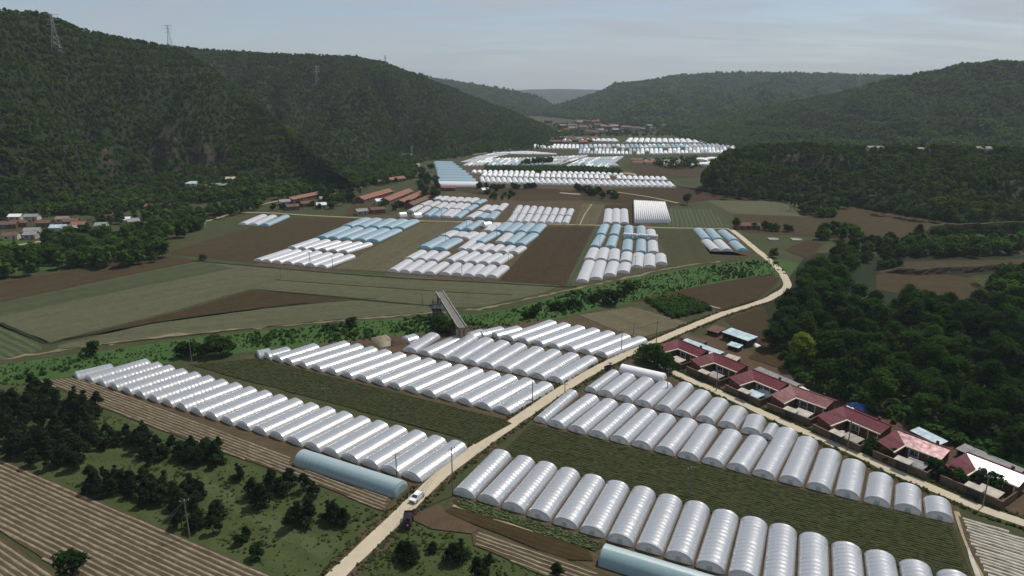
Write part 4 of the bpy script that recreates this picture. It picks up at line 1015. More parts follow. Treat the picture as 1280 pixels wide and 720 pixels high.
def hill_points(H, spacing, smax=1.06, umin=-160, umax=1440, rowstep=None, thin=0.35, seed=1.0):
    o, us, ss, G, bare = H
    ii = [i for i in range(len(us)-1) if umin < us[i] < umax]; jj = [j for j in range(len(ss)-1) if ss[j] < smax]
    pts = []
    for i in ii:
        for j in jj:
            a, b, c, d = G[i,j], G[i+1,j], G[i+1,j+1], G[i,j+1]
            area = 0.5*np.linalg.norm(np.cross(b-a, d-a)) + 0.5*np.linalg.norm(np.cross(b-c, d-c))
            n = area/(spacing*spacing); n = int(n) + (rng.random() < n - int(n))
            if bare[i,j] > 0.4: n = int(n*0.5)
            for _ in range(n):
                s, t_ = rng.random(), rng.random()
                q = (a*(1-s)+b*s)*(1-t_) + (d*(1-s)+c*s)*t_
                k = fbm(q[0]*0.012, q[1]*0.008, seed, 3)
                if k < -0.5 and rng.random() < thin: continue
                if rowstep and math.sin(q[2]*6.283/rowstep) < -0.35 and rng.random() < 0.45: continue
                pts.append((q[0], q[1], q[2]-0.3))
    return np.array(pts)
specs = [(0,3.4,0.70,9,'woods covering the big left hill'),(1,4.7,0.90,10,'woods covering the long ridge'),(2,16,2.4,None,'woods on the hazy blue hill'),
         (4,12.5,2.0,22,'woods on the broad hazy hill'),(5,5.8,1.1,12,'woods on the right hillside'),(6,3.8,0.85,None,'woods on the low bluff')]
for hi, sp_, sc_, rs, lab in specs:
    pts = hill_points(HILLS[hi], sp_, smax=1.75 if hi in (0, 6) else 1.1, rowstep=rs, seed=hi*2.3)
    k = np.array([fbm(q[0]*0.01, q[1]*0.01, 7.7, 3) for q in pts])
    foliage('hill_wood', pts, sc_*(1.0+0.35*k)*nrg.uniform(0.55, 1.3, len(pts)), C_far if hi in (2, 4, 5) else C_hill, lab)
def area_pts(px, n):
    poly = [P(u, v) for u, v in px]; x0, x1 = min(q.x for q in poly), max(q.x for q in poly); y0, y1 = min(q.y for q in poly), max(q.y for q in poly); out = []
    while len(out) < n:
        q = Vector((rng.uniform(x0, x1), rng.uniform(y0, y1), 0))
        if inside(q, poly): out.append((q.x, q.y, 0.0))
    return out
pts = area_pts([(-60,462),(0,458),(120,442),(250,423),(400,408),(520,398),(600,394),(650,386),(720,364),(780,352),(845,340),(900,332),(968,324),(985,343),(920,348),(870,358),(800,374),(740,386),(700,396),(640,408),(560,416),(470,424),(330,434),(225,448),(95,464),(0,480),(-60,490)], 2600)
foliage('reeds', pts, [(0.35+0.85*max(0, 0.25+fbm(q[0]*.05, q[1]*.05, 3.3, 3)))*rng.uniform(.6,1.3) for q in pts], C_shrub, 'reeds and low shrubs filling the river bed')
pts = area_pts([(806,376),(850,371),(893,387),(842,399)], 420)
foliage('reeds', pts, [rng.uniform(1.0,1.5) for q in pts], C_shrub, 'dark tall reed bed beside the brown field')
pts = area_pts([(607,214.5),(735,216),(776,219),(776,214),(735,211),(607,210.5)], 900)
foliage('reeds', pts, [rng.uniform(2.0,3.2) for q in pts], C_shrub, 'green belt behind the far white rank')
pts = area_pts([(0,478),(50,482),(135,518),(310,583),(400,613),(480,646),(415,718),(358,722),(110,618),(0,568)], 1300) + area_pts([(508,650),(560,662),(600,690),(690,722),(690,745),(425,745),(440,722)], 600)
foliage('tussocks', pts, [0.75*(0.4+0.9*max(0, 0.3+fbm(q[0]*.09, q[1]*.09, 1.3, 3)))*rng.uniform(.5,1.2) for q in pts], C_tuft, 'tussocky grass of the lower meadows')
# verges of the roads and field edges
pts = []
for pl_, off, n in ((MAIN[:14], 2.6, 1300), (BRANCH, 2.3, 900)):
    for q in line_of(pl_, n, 0.3):
        a_ = rng.choice((-1, 1))*(off + rng.uniform(-.4,.9)); gx = 1.0 if pl_ is not BRANCH else 0.82; gy = -0.6 if pl_ is not BRANCH else 0.57; hy = math.hypot(gx, gy); pts.append((q.x + a_*gx/hy, q.y + a_*gy/hy, 0.1))
foliage('tussocks', pts, [rng.uniform(.35,.9) for q in pts], C_tuft, 'grass along the road verges')
pts = area_pts([(958,425),(1000,370),(1095,380),(1290,388),(1290,600),(1180,556),(1000,480)], 2000)
foliage('undergrowth', pts, [rng.uniform(1.0,2.2) for q in pts], C_shrub, 'undergrowth of the dense wood')
pts = area_pts([(560,185),(690,180),(690,186),(600,194),(560,200)], 260) + area_pts([(640,172),(680,158),(740,152),(830,154),(900,164),(905,171.5),(780,171),(700,172)], 1300) + area_pts([(650,205),(690,201),(690,204),(660,207)], 60) + area_pts([(800,203),(870,199),(880,210),(840,214)], 120)
foliage('far_trees', pts, [rng.uniform(.6,1.3) for q in pts], C_hill, 'scattered far trees on the valley floor')
pts = area_pts([(-40,282),(0,272),(150,258),(300,244),(440,230),(520,212),(520,222),(430,238),(300,250),(200,260),(100,268),(0,276),(-40,290)], 900)
foliage('far_trees', pts, [rng.uniform(.7,1.5) for q in pts], C_hill, 'trees along the foot of the left hill')

def grove(blocks, label, lo=1.1, hi=1.9):
    pts = sum((area_pts(px, n) for px, n in blocks), [])
    foliage('grove', pts, [rng.uniform(lo, hi) for q in pts], C_hill, label)
grove([([(60,306),(110,298),(150,302),(205,287),(212,305),(195,330),(130,338),(60,340)], 130), ([(-40,322),(60,320),(62,340),(0,352),(-40,356)], 45), ([(205,276),(250,270),(258,290),(215,302)], 40)], 'dark undergrowth and trees before the left village')
grove([([(255,262),(330,250),(325,262),(262,277)], 60), ([(330,243),(440,230),(520,214),(525,224),(440,240),(330,252)], 110), ([(110,268),(240,258),(240,266),(180,278),(120,284)], 60), ([(395,246),(440,240),(445,252),(415,260)], 25)], 'trees along the lane at the hill foot', .8, 1.4)
grove([([(1000,260),(1045,266),(1045,274),(1000,270)], 30), ([(1070,308),(1290,302),(1290,318),(1130,324),(1075,322)], 130), ([(1020,292),(1075,294),(1075,302),(1020,300)], 20), ([(880,238),(985,250),(1060,257),(1060,262),(985,254),(880,244)], 60), ([(1240,345),(1290,343),(1290,385),(1230,385)], 30)], 'trees between the upper right fields', .8, 1.4)

# ================================================================== buildings
from mathutils.bvhtree import BVHTree
_bv = []
for (o, us, ss, G, bare) in HILLS:
    n, m = len(us), len(ss)
    _bv.append(BVHTree.FromPolygons([tuple(q) for q in G.reshape(-1, 3)], [(i*m+j, (i+1)*m+j, (i+1)*m+j+1, i*m+j+1) for i in range(n-1) for j in range(m-1)]))
def hit(u, v):
    d = ray(u, v).normalized(); best = None
    if d.z < 0: best = P(u, v)
    for b in _bv:
        h = b.ray_cast(Vector((0, 0, CAM_H)), d)
        if h[0] is not None and (best is None or h[3] < (best - Vector((0, 0, CAM_H))).length): best = h[0]
    return best
def ground_z(x, y):
    z = 0.0
    for b in _bv:
        h = b.ray_cast(Vector((x, y, 900)), Vector((0, 0, -1)))
        if h[0] is not None: z = max(z, h[0].z)
    return z

def slab(mb, pts, th, m=0):
    """thin sheet with thickness, pts counter-clockwise seen from above"""
    k = len(mb.v); n = len(pts); mb.v += [tuple(p) for p in pts] + [(p[0], p[1], p[2]-th) for p in pts]
    mb.f.append(tuple(range(k, k+n))); mb.m.append(m); mb.f.append(tuple(k+n+i for i in reversed(range(n)))); mb.m.append(m)
    for i in range(n): j = (i+1) % n; mb.f.append((k+j, k+i, k+n+i, k+n+j)); mb.m.append(m)
def window(par, x0, x1, z0, z1, y, axis='y'):
    """window in a wall facing -Y (axis y) or +X (axis x): glass pane with a white frame and a sill"""
    def bx(mb, a0, a1, d0, d1, c0, c1):
        if axis == 'y': mb.box(a0, a1, y-d1, y-d0, c0, c1)
        else: mb.box(y+d0, y+d1, a0, a1, c0, c1)
    g_ = MB(); bx(g_, x0, x1, 0.01, 0.03, z0, z1); w_ = g_.build('window', M['glass'], par)
    f_ = MB()
    for a0, a1, c0, c1 in ((x0-.06,x1+.06,z1,z1+.08),(x0-.06,x1+.06,z0-.08,z0),(x0-.08,x0,z0,z1),(x1,x1+.08,z0,z1),((x0+x1)/2-.03,(x0+x1)/2+.03,z0,z1)): bx(f_, a0, a1, 0.012, 0.06, c0, c1)
    f_.build('window_frame', M['wframe'], w_)
def ribs(mb, a, b, c, d, n, h=0.05, w=0.07):
    """standing seams from edge a-b (eave) to edge d-c (ridge)"""
    a, b, c, d = map(Vector, (a, b, c, d))
    for i in range(n+1):
        t = i/n; p, q = a+(b-a)*t, d+(c-d)*t; e = (b-a).normalized()*w/2; up = Vector((0, 0, h))
        k = len(mb.v); mb.v += [tuple(p-e), tuple(p+e), tuple(q+e), tuple(q-e), tuple(p-e+up), tuple(p+e+up), tuple(q+e+up), tuple(q-e+up)]
        for f in ((4,5,6,7),(0,1,5,4),(1,2,6,5),(3,0,4,7)): mb.f.append(tuple(k+i_ for i_ in f)); mb.m.append(0)

def court_house(I, E, Wp, label, roofm, eave=3.1, ww=4.2, rise=1.2, mainm=None):
    """L-shaped farmhouse: main range along X from the inner corner, wing running to the lane (-Y), roofs draining to the court"""
    X = (E - I); X.z = 0; Lm = X.length; X.normalize(); rz = math.atan2(X.y, X.x); Y = Vector((-X.y, X.x, 0))
    Lw = abs((Wp - I).dot(Y)); Lw = max(3.0, min(Lw, 7.5))
    t = empty('farmhouse', (I.x, I.y, 0.0), rz); tag(t, label, 'house', 'red-roofed farmhouses along the lane')
    dm, ov, sl = 4.2, 0.45, rise/ww
    zr = eave + rise; yb = dm + 1.9; zb = zr - 1.9*sl*1.1
    # walls: main range and wing
    wl = MB()
    def wall(x0, y0, x1, y1, z0a, z0b):
        k = len(wl.v); dx, dy = x1-x0, y1-y0; L = math.hypot(dx, dy); nx, ny = dy/L*0.12, -dx/L*0.12
        wl.v += [(x0-nx,y0-ny,-.1),(x1-nx,y1-ny,-.1),(x1+nx,y1+ny,-.1),(x0+nx,y0+ny,-.1),(x0-nx,y0-ny,z0a),(x1-nx,y1-ny,z0b),(x1+nx,y1+ny,z0b),(x0+nx,y0+ny,z0a)]
        for f in ((3,2,1,0),(4,5,6,7),(0,1,5,4),(1,2,6,5),(2,3,7,6),(3,0,4,7)): wl.f.append(tuple(k+i for i in f)); wl.m.append(0)
    wall(0.35, 0.35, Lm-.25, 0.35, eave-.05, eave-.05); wall(-ww+.12, yb-.3, Lm-.25, yb-.3, zb-.1, zb-.1)
    k = len(wl.v)
    for xx in (Lm-.26, Lm-.5):
        wl.v += [(xx, .47, -.1), (xx, yb-.42, -.1), (xx, yb-.42, zb-.02), (xx, dm, zr-.12), (xx, .47, eave+.02)]
    wl.f += [tuple(k+i for i in range(5)), tuple(k+5+i for i in reversed(range(5)))] + [(k+(i+1)%5, k+i, k+5+i, k+5+(i+1)%5) for i in range(5)]; wl.m += [0]*7
    wall(-.35, -Lw+.3, -.35, 0.2, eave-.05, eave-.05); wall(-ww+.12, -Lw+.3, -ww+.12, yb-.6, zr-.15, zr-.15)
    k = len(wl.v)
    for yy in (-Lw+.3, -Lw+.54):
        wl.v += [(-ww+.25, yy, -.1), (-.48, yy, -.1), (-.48, yy, eave+.02), (-ww+.25, yy, zr-.16)]
    wl.f += [tuple(k+i for i in range(4)), tuple(k+4+i for i in reversed(range(4)))] + [(k+(i+1)%4, k+i, k+4+i, k+4+(i+1)%4) for i in range(4)]; wl.m += [0]*6
    wl.build('wall', M['brick'], t)
    # roofs
    e0 = eave - ov*sl
    def zf(y): return eave + (y)*sl
    r = MB(); slab(r, [(0,0,eave),(Lm+ov,0,eave),(Lm+ov,dm,zr),(-ww,dm,zr)], .12); r.build('main_roof', mainm or roofm, t)
    r = MB()
    slab(r, [(0,-Lw,eave),(0,0,eave+.001),(-ww,dm,zr+.001),(-ww,-Lw,zr)], .12)
    slab(r, [(-ww,dm+.01,zr-.002),(Lm+ov,dm+.01,zr-.002),(Lm+ov,yb+.3,zb-.1),(-ww,yb+.3,zb-.1)], .12)
    ro = r.build('roof', roofm, t)
    rb = MB(); ribs(rb, (0.15,0,eave), (Lm+ov,0,eave), (Lm+ov,dm,zr), (0.15,dm,zr), int(Lm/0.55)); tag(rb.build('main_roof_rib', mainm or roofm, ro), kind='stuff'); rb = MB(); ribs(rb, (0,-Lw,eave), (0,-.1,eave), (-ww,-.1,zr), (-ww,-Lw,zr), int(Lw/.55))
    tag(rb.build('roof_rib', roofm, ro), kind='stuff')
    rc = MB(); rc.tube((-ww,dm,zr+.05),(Lm+ov,dm,zr+.05),.14,.14,6); rc.build('ridge_cap', roofm, ro)
    fa = MB(); fa.box(0.36, Lm+ov, -.36, -.02, eave-.3, eave-.02); fa.build('fascia', M['fascia'], t)
    fa = MB(); fa.box(.02, .36, -Lw, -.03, eave-.3, eave-.02); fa.build('fascia', M['fascia'], t)
    # porch posts, windows and door of the court front
    for i in range(4):
        p_ = MB(); x = 1.2 + (Lm-1.6)*i/3; p_.box(x-.1, x+.1, -.02+.05, .18, 0, eave-.43); p_.build('post', M['wframe'], t)
    nwin = max(2, int(Lm/3.4))
    for i in range(nwin):
        x = 0.9 + (Lm-2.2)*(i+.5)/nwin
        if i == nwin//2:
            d_ = MB(); d_.box(x-.6, x+.6, .17, .225, 0, 2.3); d_.build('door', M['wood'], t)
        else: window(t, x-.95, x+.95, .9, 2.3, .225)
    window(t, -Lw+1.0, -Lw+2.6, .9, 2.2, -.225, 'x')
    ch = MB(); ch.box(Lm*.62, Lm*.62+.6, dm+.5, dm+1.0, zr-.6, zr+.7); ch.build('chimney', M['brick'], t)
    return t, I, X, Y, Lm, Lw
HOUSES = [((847.5,435.5),(871.5,445.5),(828.5,439)), ((892.5,453),(920.5,464.5),(873,457.5)), ((942.5,475.5),(971.5,487.5),(922,480.5)), ((995,496.5),(1031,509.5),(975,502.5)),
          ((1058.5,524),(1099,541.5),(1036,531)), ((1131,556),(1175,573),(1111,562.5)), ((1220,586.5),(1271,607),(1199,594.5)), ((1310,622),(1365,645),(1288,631))]
lab = ['red-roofed farmhouse nearest the road fork', 'second red-roofed farmhouse from the road fork', 'third red-roofed farmhouse from the fork, grey shed behind', 'pink-roofed farmhouse with patchy glinting tiles, fourth from the fork',
       'red-roofed farmhouse with bold cream eaves, fifth from the fork', 'farmhouse with red wing and glinting main roof, sixth from the fork', 'farmhouse with dazzling main roof near the right edge', 'farmhouse cut off by the right edge']
rm = ['redroof','redroof','redroof','redroofb','redroof','redroof','redroof','redroof']
BOX = []
for i, (a, b, c) in enumerate(HOUSES[:7]):
    res = court_house(P(*a, 3.1), P(*b, 3.1), P(*c, 3.1), lab[i], M[rm[i]], mainm=[None,None,None,M['redroofb'],None,M['glint_roof'],M['glare_roof']][i]); BOX.append(res)
nth = ['nearest the road fork', 'second from the road fork', 'third from the road fork', 'fourth from the road fork', 'fifth from the road fork', 'sixth from the road fork', 'near the right edge']
for i, (t, I, X, Y, Lm, Lw) in enumerate(BOX):
    rz = t.rotation_euler.z
    # court wall on the lane side with a gate
    cw = empty('courtyard_wall', t.location, rz); tag(cw, f'low mud courtyard wall of the red-roofed house {nth[i]}', 'wall', 'courtyard walls along the lane')
    yf = -Lw - 1.6
    m_ = MB(); m_.box(-4.0, 2.0, yf-.15, yf+.15, -.1, 2.1); m_.box(4.6, Lm+.6, yf-.15, yf+.15, -.1, 2.1); m_.box(Lm+.3, Lm+.6, yf+.15, -.2, -.1, 2.1); m_.build('wall_panel', M['mudbrick'], cw)
    m_ = MB(); m_.box(-4.1, 2.05, yf-.24, yf+.24, 2.1, 2.2); m_.box(4.55, Lm+.7, yf-.24, yf+.24, 2.1, 2.2); m_.build('coping', M['browntile'], cw)
    m_ = MB(); m_.box(2.05, 4.55, yf-.05, yf+.05, 0, 2.0); m_.build('gate', M['dark'], cw)
    # gate porch
    gp_ = empty('gate_porch', Vector(t.location) + X*3.3 + Y*(yf), rz); tag(gp_, f'small pale roofed gate porch of the red-roofed house {nth[i]}', 'porch', 'gate porches along the lane')
    m_ = MB(); slab(m_, [(-1.9,-1.0,2.75),(1.9,-1.0,2.75),(1.9,1.2,3.0),(-1.9,1.2,3.0)], .14); m_.build('roof', M['plaster'], gp_)
    for sx in (-1.6, 1.6): m_ = MB(); m_.box(sx-.16, sx+.16, -.45, -.2, -.1, 2.66); m_.build('post', M['mudbrick'], gp_)
    # shed leaning on the court wall
    sh = empty('shed', Vector(t.location) + X*(Lm-3.0) + Y*(yf+1.9), rz); tag(sh, f'small flat-roofed shed in the court of the red-roofed house {nth[i]}', 'shed', 'court sheds along the lane')
    m_ = MB(); m_.box(-1.9, 2.2, -1.5, 1.3, -.1, 2.2); m_.build('wall', M['mudbrick'], sh)
    m_ = MB(); slab(m_, [(-2.2,-1.8,2.3),(2.5,-1.8,2.3),(2.5,1.6,2.6),(-2.2,1.6,2.6)], .1); m_.build('roof', M[['plaster','conc','bluepaint','plaster','conc','greyroof','plaster'][i]], sh)
    m_ = MB(); m_.box(-.4, .5, 1.3, 1.36, 0, 1.9); m_.build('door', M['wood'], sh)
    # odds and ends in the yards
    for k in range(3):
        q = Vector(t.location) + X*rng.uniform(1.0, Lm-4.5) + Y*rng.uniform(-Lw+.8, -1.2)
        m_ = MB(); a_, b_, h_ = rng.uniform(.5,1.1), rng.uniform(.4,.9), rng.uniform(.4,.9)
        m_.v = [(-a_,-b_,0),(a_,-b_,0),(a_,b_,0),(-a_,b_,0),(-a_*.7,-b_*.6,h_),(a_*.5,-b_*.7,h_*.8),(a_*.6,b_*.6,h_),(-a_*.5,b_*.7,h_*.9)]
        m_.f = [(4,5,6,7),(0,1,5,4),(1,2,6,5),(2,3,7,6),(3,0,4,7)]; m_.m = [0]*5
        o = m_.build('sack_heap', M[rng.choice(['white','plaster','conc'])]); o.location = (q.x, q.y, 0.02); o.rotation_euler.z = rng.uniform(0, 3)
        tag(o, f'pale covered heap in the court of the red-roofed house {nth[i]}', 'heap', 'covered heaps in the courts')

def roof_shed(px, h, mat, label, walls=('mudbrick', True), posts=True, name='shed', drop=0.5, cat='shed', group=None):
    """mono-pitch shed; the four pixels are the corners of its roof (front-left, front-right, back-right, back-left)"""
    q = [P(u, v, h) for u, v in px]; c = sum(q, Vector())/4; X = (q[1]-q[0]); X.z = 0; L = X.length; X.normalize(); Y = Vector((-X.y, X.x, 0)); D = max(2.5, abs((q[3]-q[0]).dot(Y)))
    D = min(D, 6.0)
    t = empty(name, (q[0].x, q[0].y, 0), math.atan2(X.y, X.x)); tag(t, label, cat, group)
    r = MB(); slab(r, [(-.3,-.3,h-drop*.5),(L+.3,-.3,h-drop*.5),(L+.3,D+.3,h+drop*.5),(-.3,D+.3,h+drop*.5)], .08); ro = r.build('roof', M[mat], t)
    rb = MB(); ribs(rb, (-.3,-.3,h-drop*.5), (L+.3,-.3,h-drop*.5), (L+.3,D+.3,h+drop*.5), (-.3,D+.3,h+drop*.5), max(3, int(L/0.8)), .04, .06); tag(rb.build('roof_rib', M[mat], ro), kind='stuff')
    w_ = MB(); w_.box(0, L, D-.2, D, -.1, h+drop*.5-.15); w_.box(0, .2, .0, D-.2, -.1, h-drop*.5-.06); w_.box(L-.2, L, .0, D-.2, -.1, h-drop*.5-.06); w_.build('wall', M[walls[0]], t)
    n = max(3, int(L/2.2))
    for i in range(n+1):
        p_ = MB(); x = .3+(L-.6)*i/n; p_.box(x-.08, x+.08, -.05, .1, -.1, h-drop*.5-.09); p_.build('post', M['pole'], t)
    return t
roof_shed([(903.5,414),(935,425),(943,419.5),(912,410)], 3.0, 'bluepaint', 'open-fronted shed with pale blue roof in the bare yard')
roof_shed([(910,430),(923,434),(926,431),(913,427.5)], 1.8, 'bluepaint', 'low pale blue lean-to before the open-fronted shed')
roof_shed([(849,427),(894,444),(903,440.5),(860,424.5)], 2.6, 'bluepaint', 'long pale blue lean-to behind the farmhouse nearest the fork')
roof_shed([(941,462),(990,483.5),(997,481),(952,460.5)], 2.4, 'greyroof', 'long grey lean-to behind the third farmhouse')
roof_shed([(1140,537.5),(1174,554.5),(1180,551.5),(1148,535)], 2.4, 'bluepaint', 'long teal lean-to behind the sixth farmhouse')
roof_shed([(1197,560),(1270,592),(1278,588),(1206,556)], 2.2, 'greyroof', 'long grey lean-to behind the farmhouse with dazzling roof')
roof_shed([(906,446),(920,450),(925,447),(911,443.5)], 2.2, 'plaster', 'pale flat shed between the first two farmhouses')
roof_shed([(850,421),(878,429),(882,426.5),(856,418.5)], 1.6, 'mudbrick', 'low brown lean-to beside the main road')
roof_shed([(884,411.5),(897,415),(905,410.5),(893,407)], 2.0, 'browntile', 'small brown shed beside the open-fronted shed')
roof_shed([(930,509.5),(940,507),(966,488),(952,490)], 2.2, 'bluepaint', 'pale blue awning in the third court') if False else None
def tarp(u, v, a, b, h, mat, label, name='tarpaulin'):
    mb = MB(); n = 8
    for j in range(n+1):
        for i in range(n+1):
            x, y = (i/n-.5)*2, (j/n-.5)*2; e = max(0, 1-max(abs(x), abs(y))**3)
            mb.v.append((x*a, y*b, h*e*(.75+.35*fbm(x*1.5+u, y*1.5, v, 3))+.02))
    for j in range(n):
        for i in range(n): k = j*(n+1)+i; mb.f.append((k, k+1, k+n+2, k+n+1)); mb.m.append(0)
    o = mb.build(name, M[mat], None, True); q = P(u, v); o.location = (q.x, q.y, .02); o.rotation_euler.z = BOX[0][0].rotation_euler.z; tag(o, label, 'tarpaulin'); return o
tarp(1072,509,3.0,1.8,1.8,'bluetarp','dark blue tarpaulin heap behind the fifth farmhouse')
tarp(1060,513,1.8,1.4,1.4,'white','white tarpaulin heap beside the blue one')
tarp(1003,489,2.0,1.4,1.4,'white','white tarpaulin heap behind the fourth farmhouse')
tarp(944,432,1.7,1.2,1.2,'white','white tarpaulin heap right of the open-fronted shed')
tarp(957,494,3.2,1.4,2.0,'bluepaint','pale blue cover in the third farmhouse court')
tarp(480,427,5.5,3.5,2.2,'mulch','pale spoil heap behind the middle tunnel block','spoil_heap')
tarp(494,427,4.5,3.2,2.0,'soil','brown spoil heap behind the middle tunnel block','spoil_heap')

# gable houses of the villages
def gable(pos, L, D, h, roofm, wallm, rz, label, group, name='village_house', detail=True):
    t = empty(name, (pos.x, pos.y, pos.z), rz); tag(t, label, 'house', group)
    rise = D*0.24
    w_ = MB(); k = 0
    w_.v = [(-L/2,-D/2,-1),(L/2,-D/2,-1),(L/2,D/2,-1),(-L/2,D/2,-1),(-L/2,-D/2,h),(L/2,-D/2,h),(L/2,D/2,h),(-L/2,D/2,h),(-L/2,0,h+rise),(L/2,0,h+rise)]
    w_.f = [(0,1,5,4),(2,3,7,6),(1,2,6,9,5),(3,0,4,8,7)]; w_.m = [0]*4; w_.build('wall', M[wallm], t)
    r = MB(); o_ = .45; dz = o_*rise/(D/2)
    slab(r, [(-L/2-o_,-D/2-o_,h-dz+.12),(L/2+o_,-D/2-o_,h-dz+.12),(L/2+o_,0,h+rise+.12),(-L/2-o_,0,h+rise+.12)], .12)
    slab(r, [(-L/2-o_,.002,h+rise+.12),(L/2+o_,.002,h+rise+.12),(L/2+o_,D/2+o_,h-dz+.12),(-L/2-o_,D/2+o_,h-dz+.12)], .12)
    r.build('roof', M[roofm], t)
    if detail:
        n = max(2, int(L/3.5))
        for i in range(n):
            x = -L/2+L*(i+.5)/n
            if i == n//2: d_ = MB(); d_.box(x-.55, x+.55, -D/2-.05, -D/2-.01, 0, 2.1); d_.build('door', M['wood'], t)
            else: window(t, x-.8, x+.8, .9, 2.2, -D/2)
    return t
VH = [(1,273,8,'greyroof','plaster',.2,'grey-roofed house at the left edge'),(12.5,272,11,'redroof','brick',.15,'dark red-roofed house at the left edge'),(21,275,8,'white','plaster',.1,'white-roofed house beside the dark red roof'),
      (41,275,9,'greyroof','plaster',.1,'pale grey roof right of the dark red one'),(26,283,10,'browntile','mudbrick',.2,'brown-roofed house in the left village front'),(12,285,10,'browntile','mudbrick',.25,'brown-roofed house near the left edge'),
      (57,283,9,'browntile','mudbrick',.0,'brown-roofed house above the village street'),(80,278,8,'mulch','plaster',.1,'tan-roofed house in the left village'),(90,281,9,'browntile','mudbrick',.3,'brown roof right of the tan one'),
      (100,285,9,'claytile','mudbrick',.15,'clay-tiled house above the bare yard'),(75,289,10,'bluepaint','plaster',.05,'blue-grey roof by the village street'),(88,290,8,'greyroof','plaster',.3,'grey-roofed house by the bare yard'),
      (42,293,9,'greyroof','plaster',.2,'grey-roofed house right on the village street'),(40,298,7,'greyroof','conc',.1,'small grey shed-like house on the street'),(15,299,8,'browntile','plaster',.3,'pale-walled house at the lower left of the village'),
      (128,286,7,'white','plaster',.2,'small white-roofed house at the wood edge'),(139,276,12,'redroof','brick',.1,'dark red long roof among the trees'),(193,262,12,'redroofb','brick',.05,'pink-roofed house above the trees'),
      (209,261,8,'redroofb','brick',-.2,'smaller pink roof right of the big pink one'),(157,279,7,'white','plaster',.2,'small white roof among the dark trees'),(167,281,7,'greyroof','plaster',.6,'pale-walled house among the dark trees'),
      (232,271,7,'bluepaint','plaster',.3,'small pale roof above a white long one'),(234,280,11,'white','plaster',.3,'long white roof beside the lane'),(249,284,8,'greyroof','plaster',.4,'low pale house at the field corner'),
      (240,233,9,'bluepaint','plaster',.1,'blue-roofed house on the hillside terrace'),(252,237,9,'claytile','plaster',.2,'pinkish house on the hillside terrace'),(261,239,8,'claytile','plaster',-.1,'pale-walled house on the hillside terrace'),
      (271,235,10,'greyroof','plaster',.1,'long grey roof on the hillside terrace'),(282,235,8,'greyroof','conc',.2,'right-hand pale house on the hillside terrace'),(289,227,8,'plaster','plaster',.1,'topmost pale house on the hillside terrace'),
      (356,256,8,'greyroof','plaster',.5,'white-grey house left of the farm buildings'),(366,262,9,'browntile','mudbrick',.4,'dark house left of the gardens'),(384,258,10,'browntile','brick',.5,'brown farm roof by the gardens'),
      (402,260,7,'white','plaster',.3,'small white building in the gardens'),(406,252,8,'greyroof','mudbrick',.4,'grey farm roof behind the gardens'),(452,268,8,'greyroof','conc',.5,'blue-grey shed by the narrow path'),
      (472,266,11,'browntile','brick',.4,'dark brown house by the narrow path'),(474,255,6,'white','plaster',.5,'small white outbuilding between clay roofs'),(560,238,14,'claytile','brick',.05,'brick building below the long blue tunnels'),(606,241,6,'white','plaster',.4,'small white hut in the waste ground')]
for (u, v, L, r_, w_, a_, l_) in VH:
    if r_ == 'white' and u < 150 and u != 21: r_ = 'greyroof'
    gable(hit(u, v), L, 6.0, 3.0, r_, w_, a_, l_, 'houses of the left village')
def long_barn(a, b, D, mat, label):
    A, B = P(*a), P(*b); d = B-A; gable((A+B)/2, d.length, D, 3.2, mat, 'brick', math.atan2(d.y, d.x), label, 'long clay-roofed farm buildings', 'farm_building', True)
for i, (a, b, D, mt, lb) in enumerate([((449,254),(486,243),9,'claytile','first long clay roof from the left in the big farmyard'),((480,255.5),(511,243),9,'claytile','second long clay roof from the left in the big farmyard'),
      ((499,258),(527,245.5),8,'claytile','third long clay roof from the left in the big farmyard'),((511,261),(541,248.5),7,'browntile','long brown roof beside the blue-white tunnels'),
      ((410,247),(447,238),9,'claytile','clay roof before the wooded slope, left of the farmyard'),((362,254),(399,246),7,'claytile','long clay roof along the lane at the hill foot'),((470,230.5),(504,226),8,'claytile','far clay roof behind the farmyard trees')]):
    long_barn(a, b, D, mt, lb)
# far village
for k in range(46):
    u = rng.choice([rng.gauss(735, 28), rng.uniform(700, 830)]); v = rng.uniform(152, 168)
    gable(P(u, v), rng.uniform(10, 24), rng.uniform(8, 12), rng.uniform(4, 9), rng.choice(['greyroof','claytile','browntile','browntile']), rng.choice(['plaster','conc','mudbrick']), rng.uniform(-.5,.5), 'tiny pale house in the far village at the valley mouth', 'far village houses', detail=False)
for k in range(14):
    u = rng.uniform(795, 850); v = rng.uniform(202, 209)
    gable(P(u, v), rng.uniform(9, 15), 7, 3.2, rng.choice(['browntile','claytile','greyroof']), 'plaster', rng.uniform(-.4,.4), 'tiny house in the hamlet right of the far tunnels', 'far hamlet houses', detail=False)
for k in range(20):
    u = rng.uniform(678, 745); v = rng.uniform(174, 180)
    gable(P(u, v), rng.uniform(10, 18), 8, 3.5, rng.choice(['browntile','claytile','browntile','greyroof']), 'mudbrick', rng.uniform(-.3,.3), 'tiny brown house in the hamlet before the far village', 'far brown hamlet houses', detail=False)
for (u, v, L, l_) in ((1095,189,22,'leftmost white shed on the wooded bluff'),(1110,187,20,'second white shed from the left on the bluff'),(1130,184,26,'middle pale shed on the bluff'),(1151,191,20,'front white shed on the bluff'),(1165,186,26,'pale shed behind the front one on the bluff'),
                   (1188,182,24,'brightest white shed on the bluff'),(1205,188,30,'long white shed right of the brightest one'),(1228,190,16,'rightmost small shed on the bluff')):
    q = hit(u, v); gable(q + Vector((0,0,.8)), L*.75, 6, 2.6, 'white' if L in (24,30) else 'greyroof', 'plaster', -.05, l_, 'sheds on the bluff', 'shed_house', False)
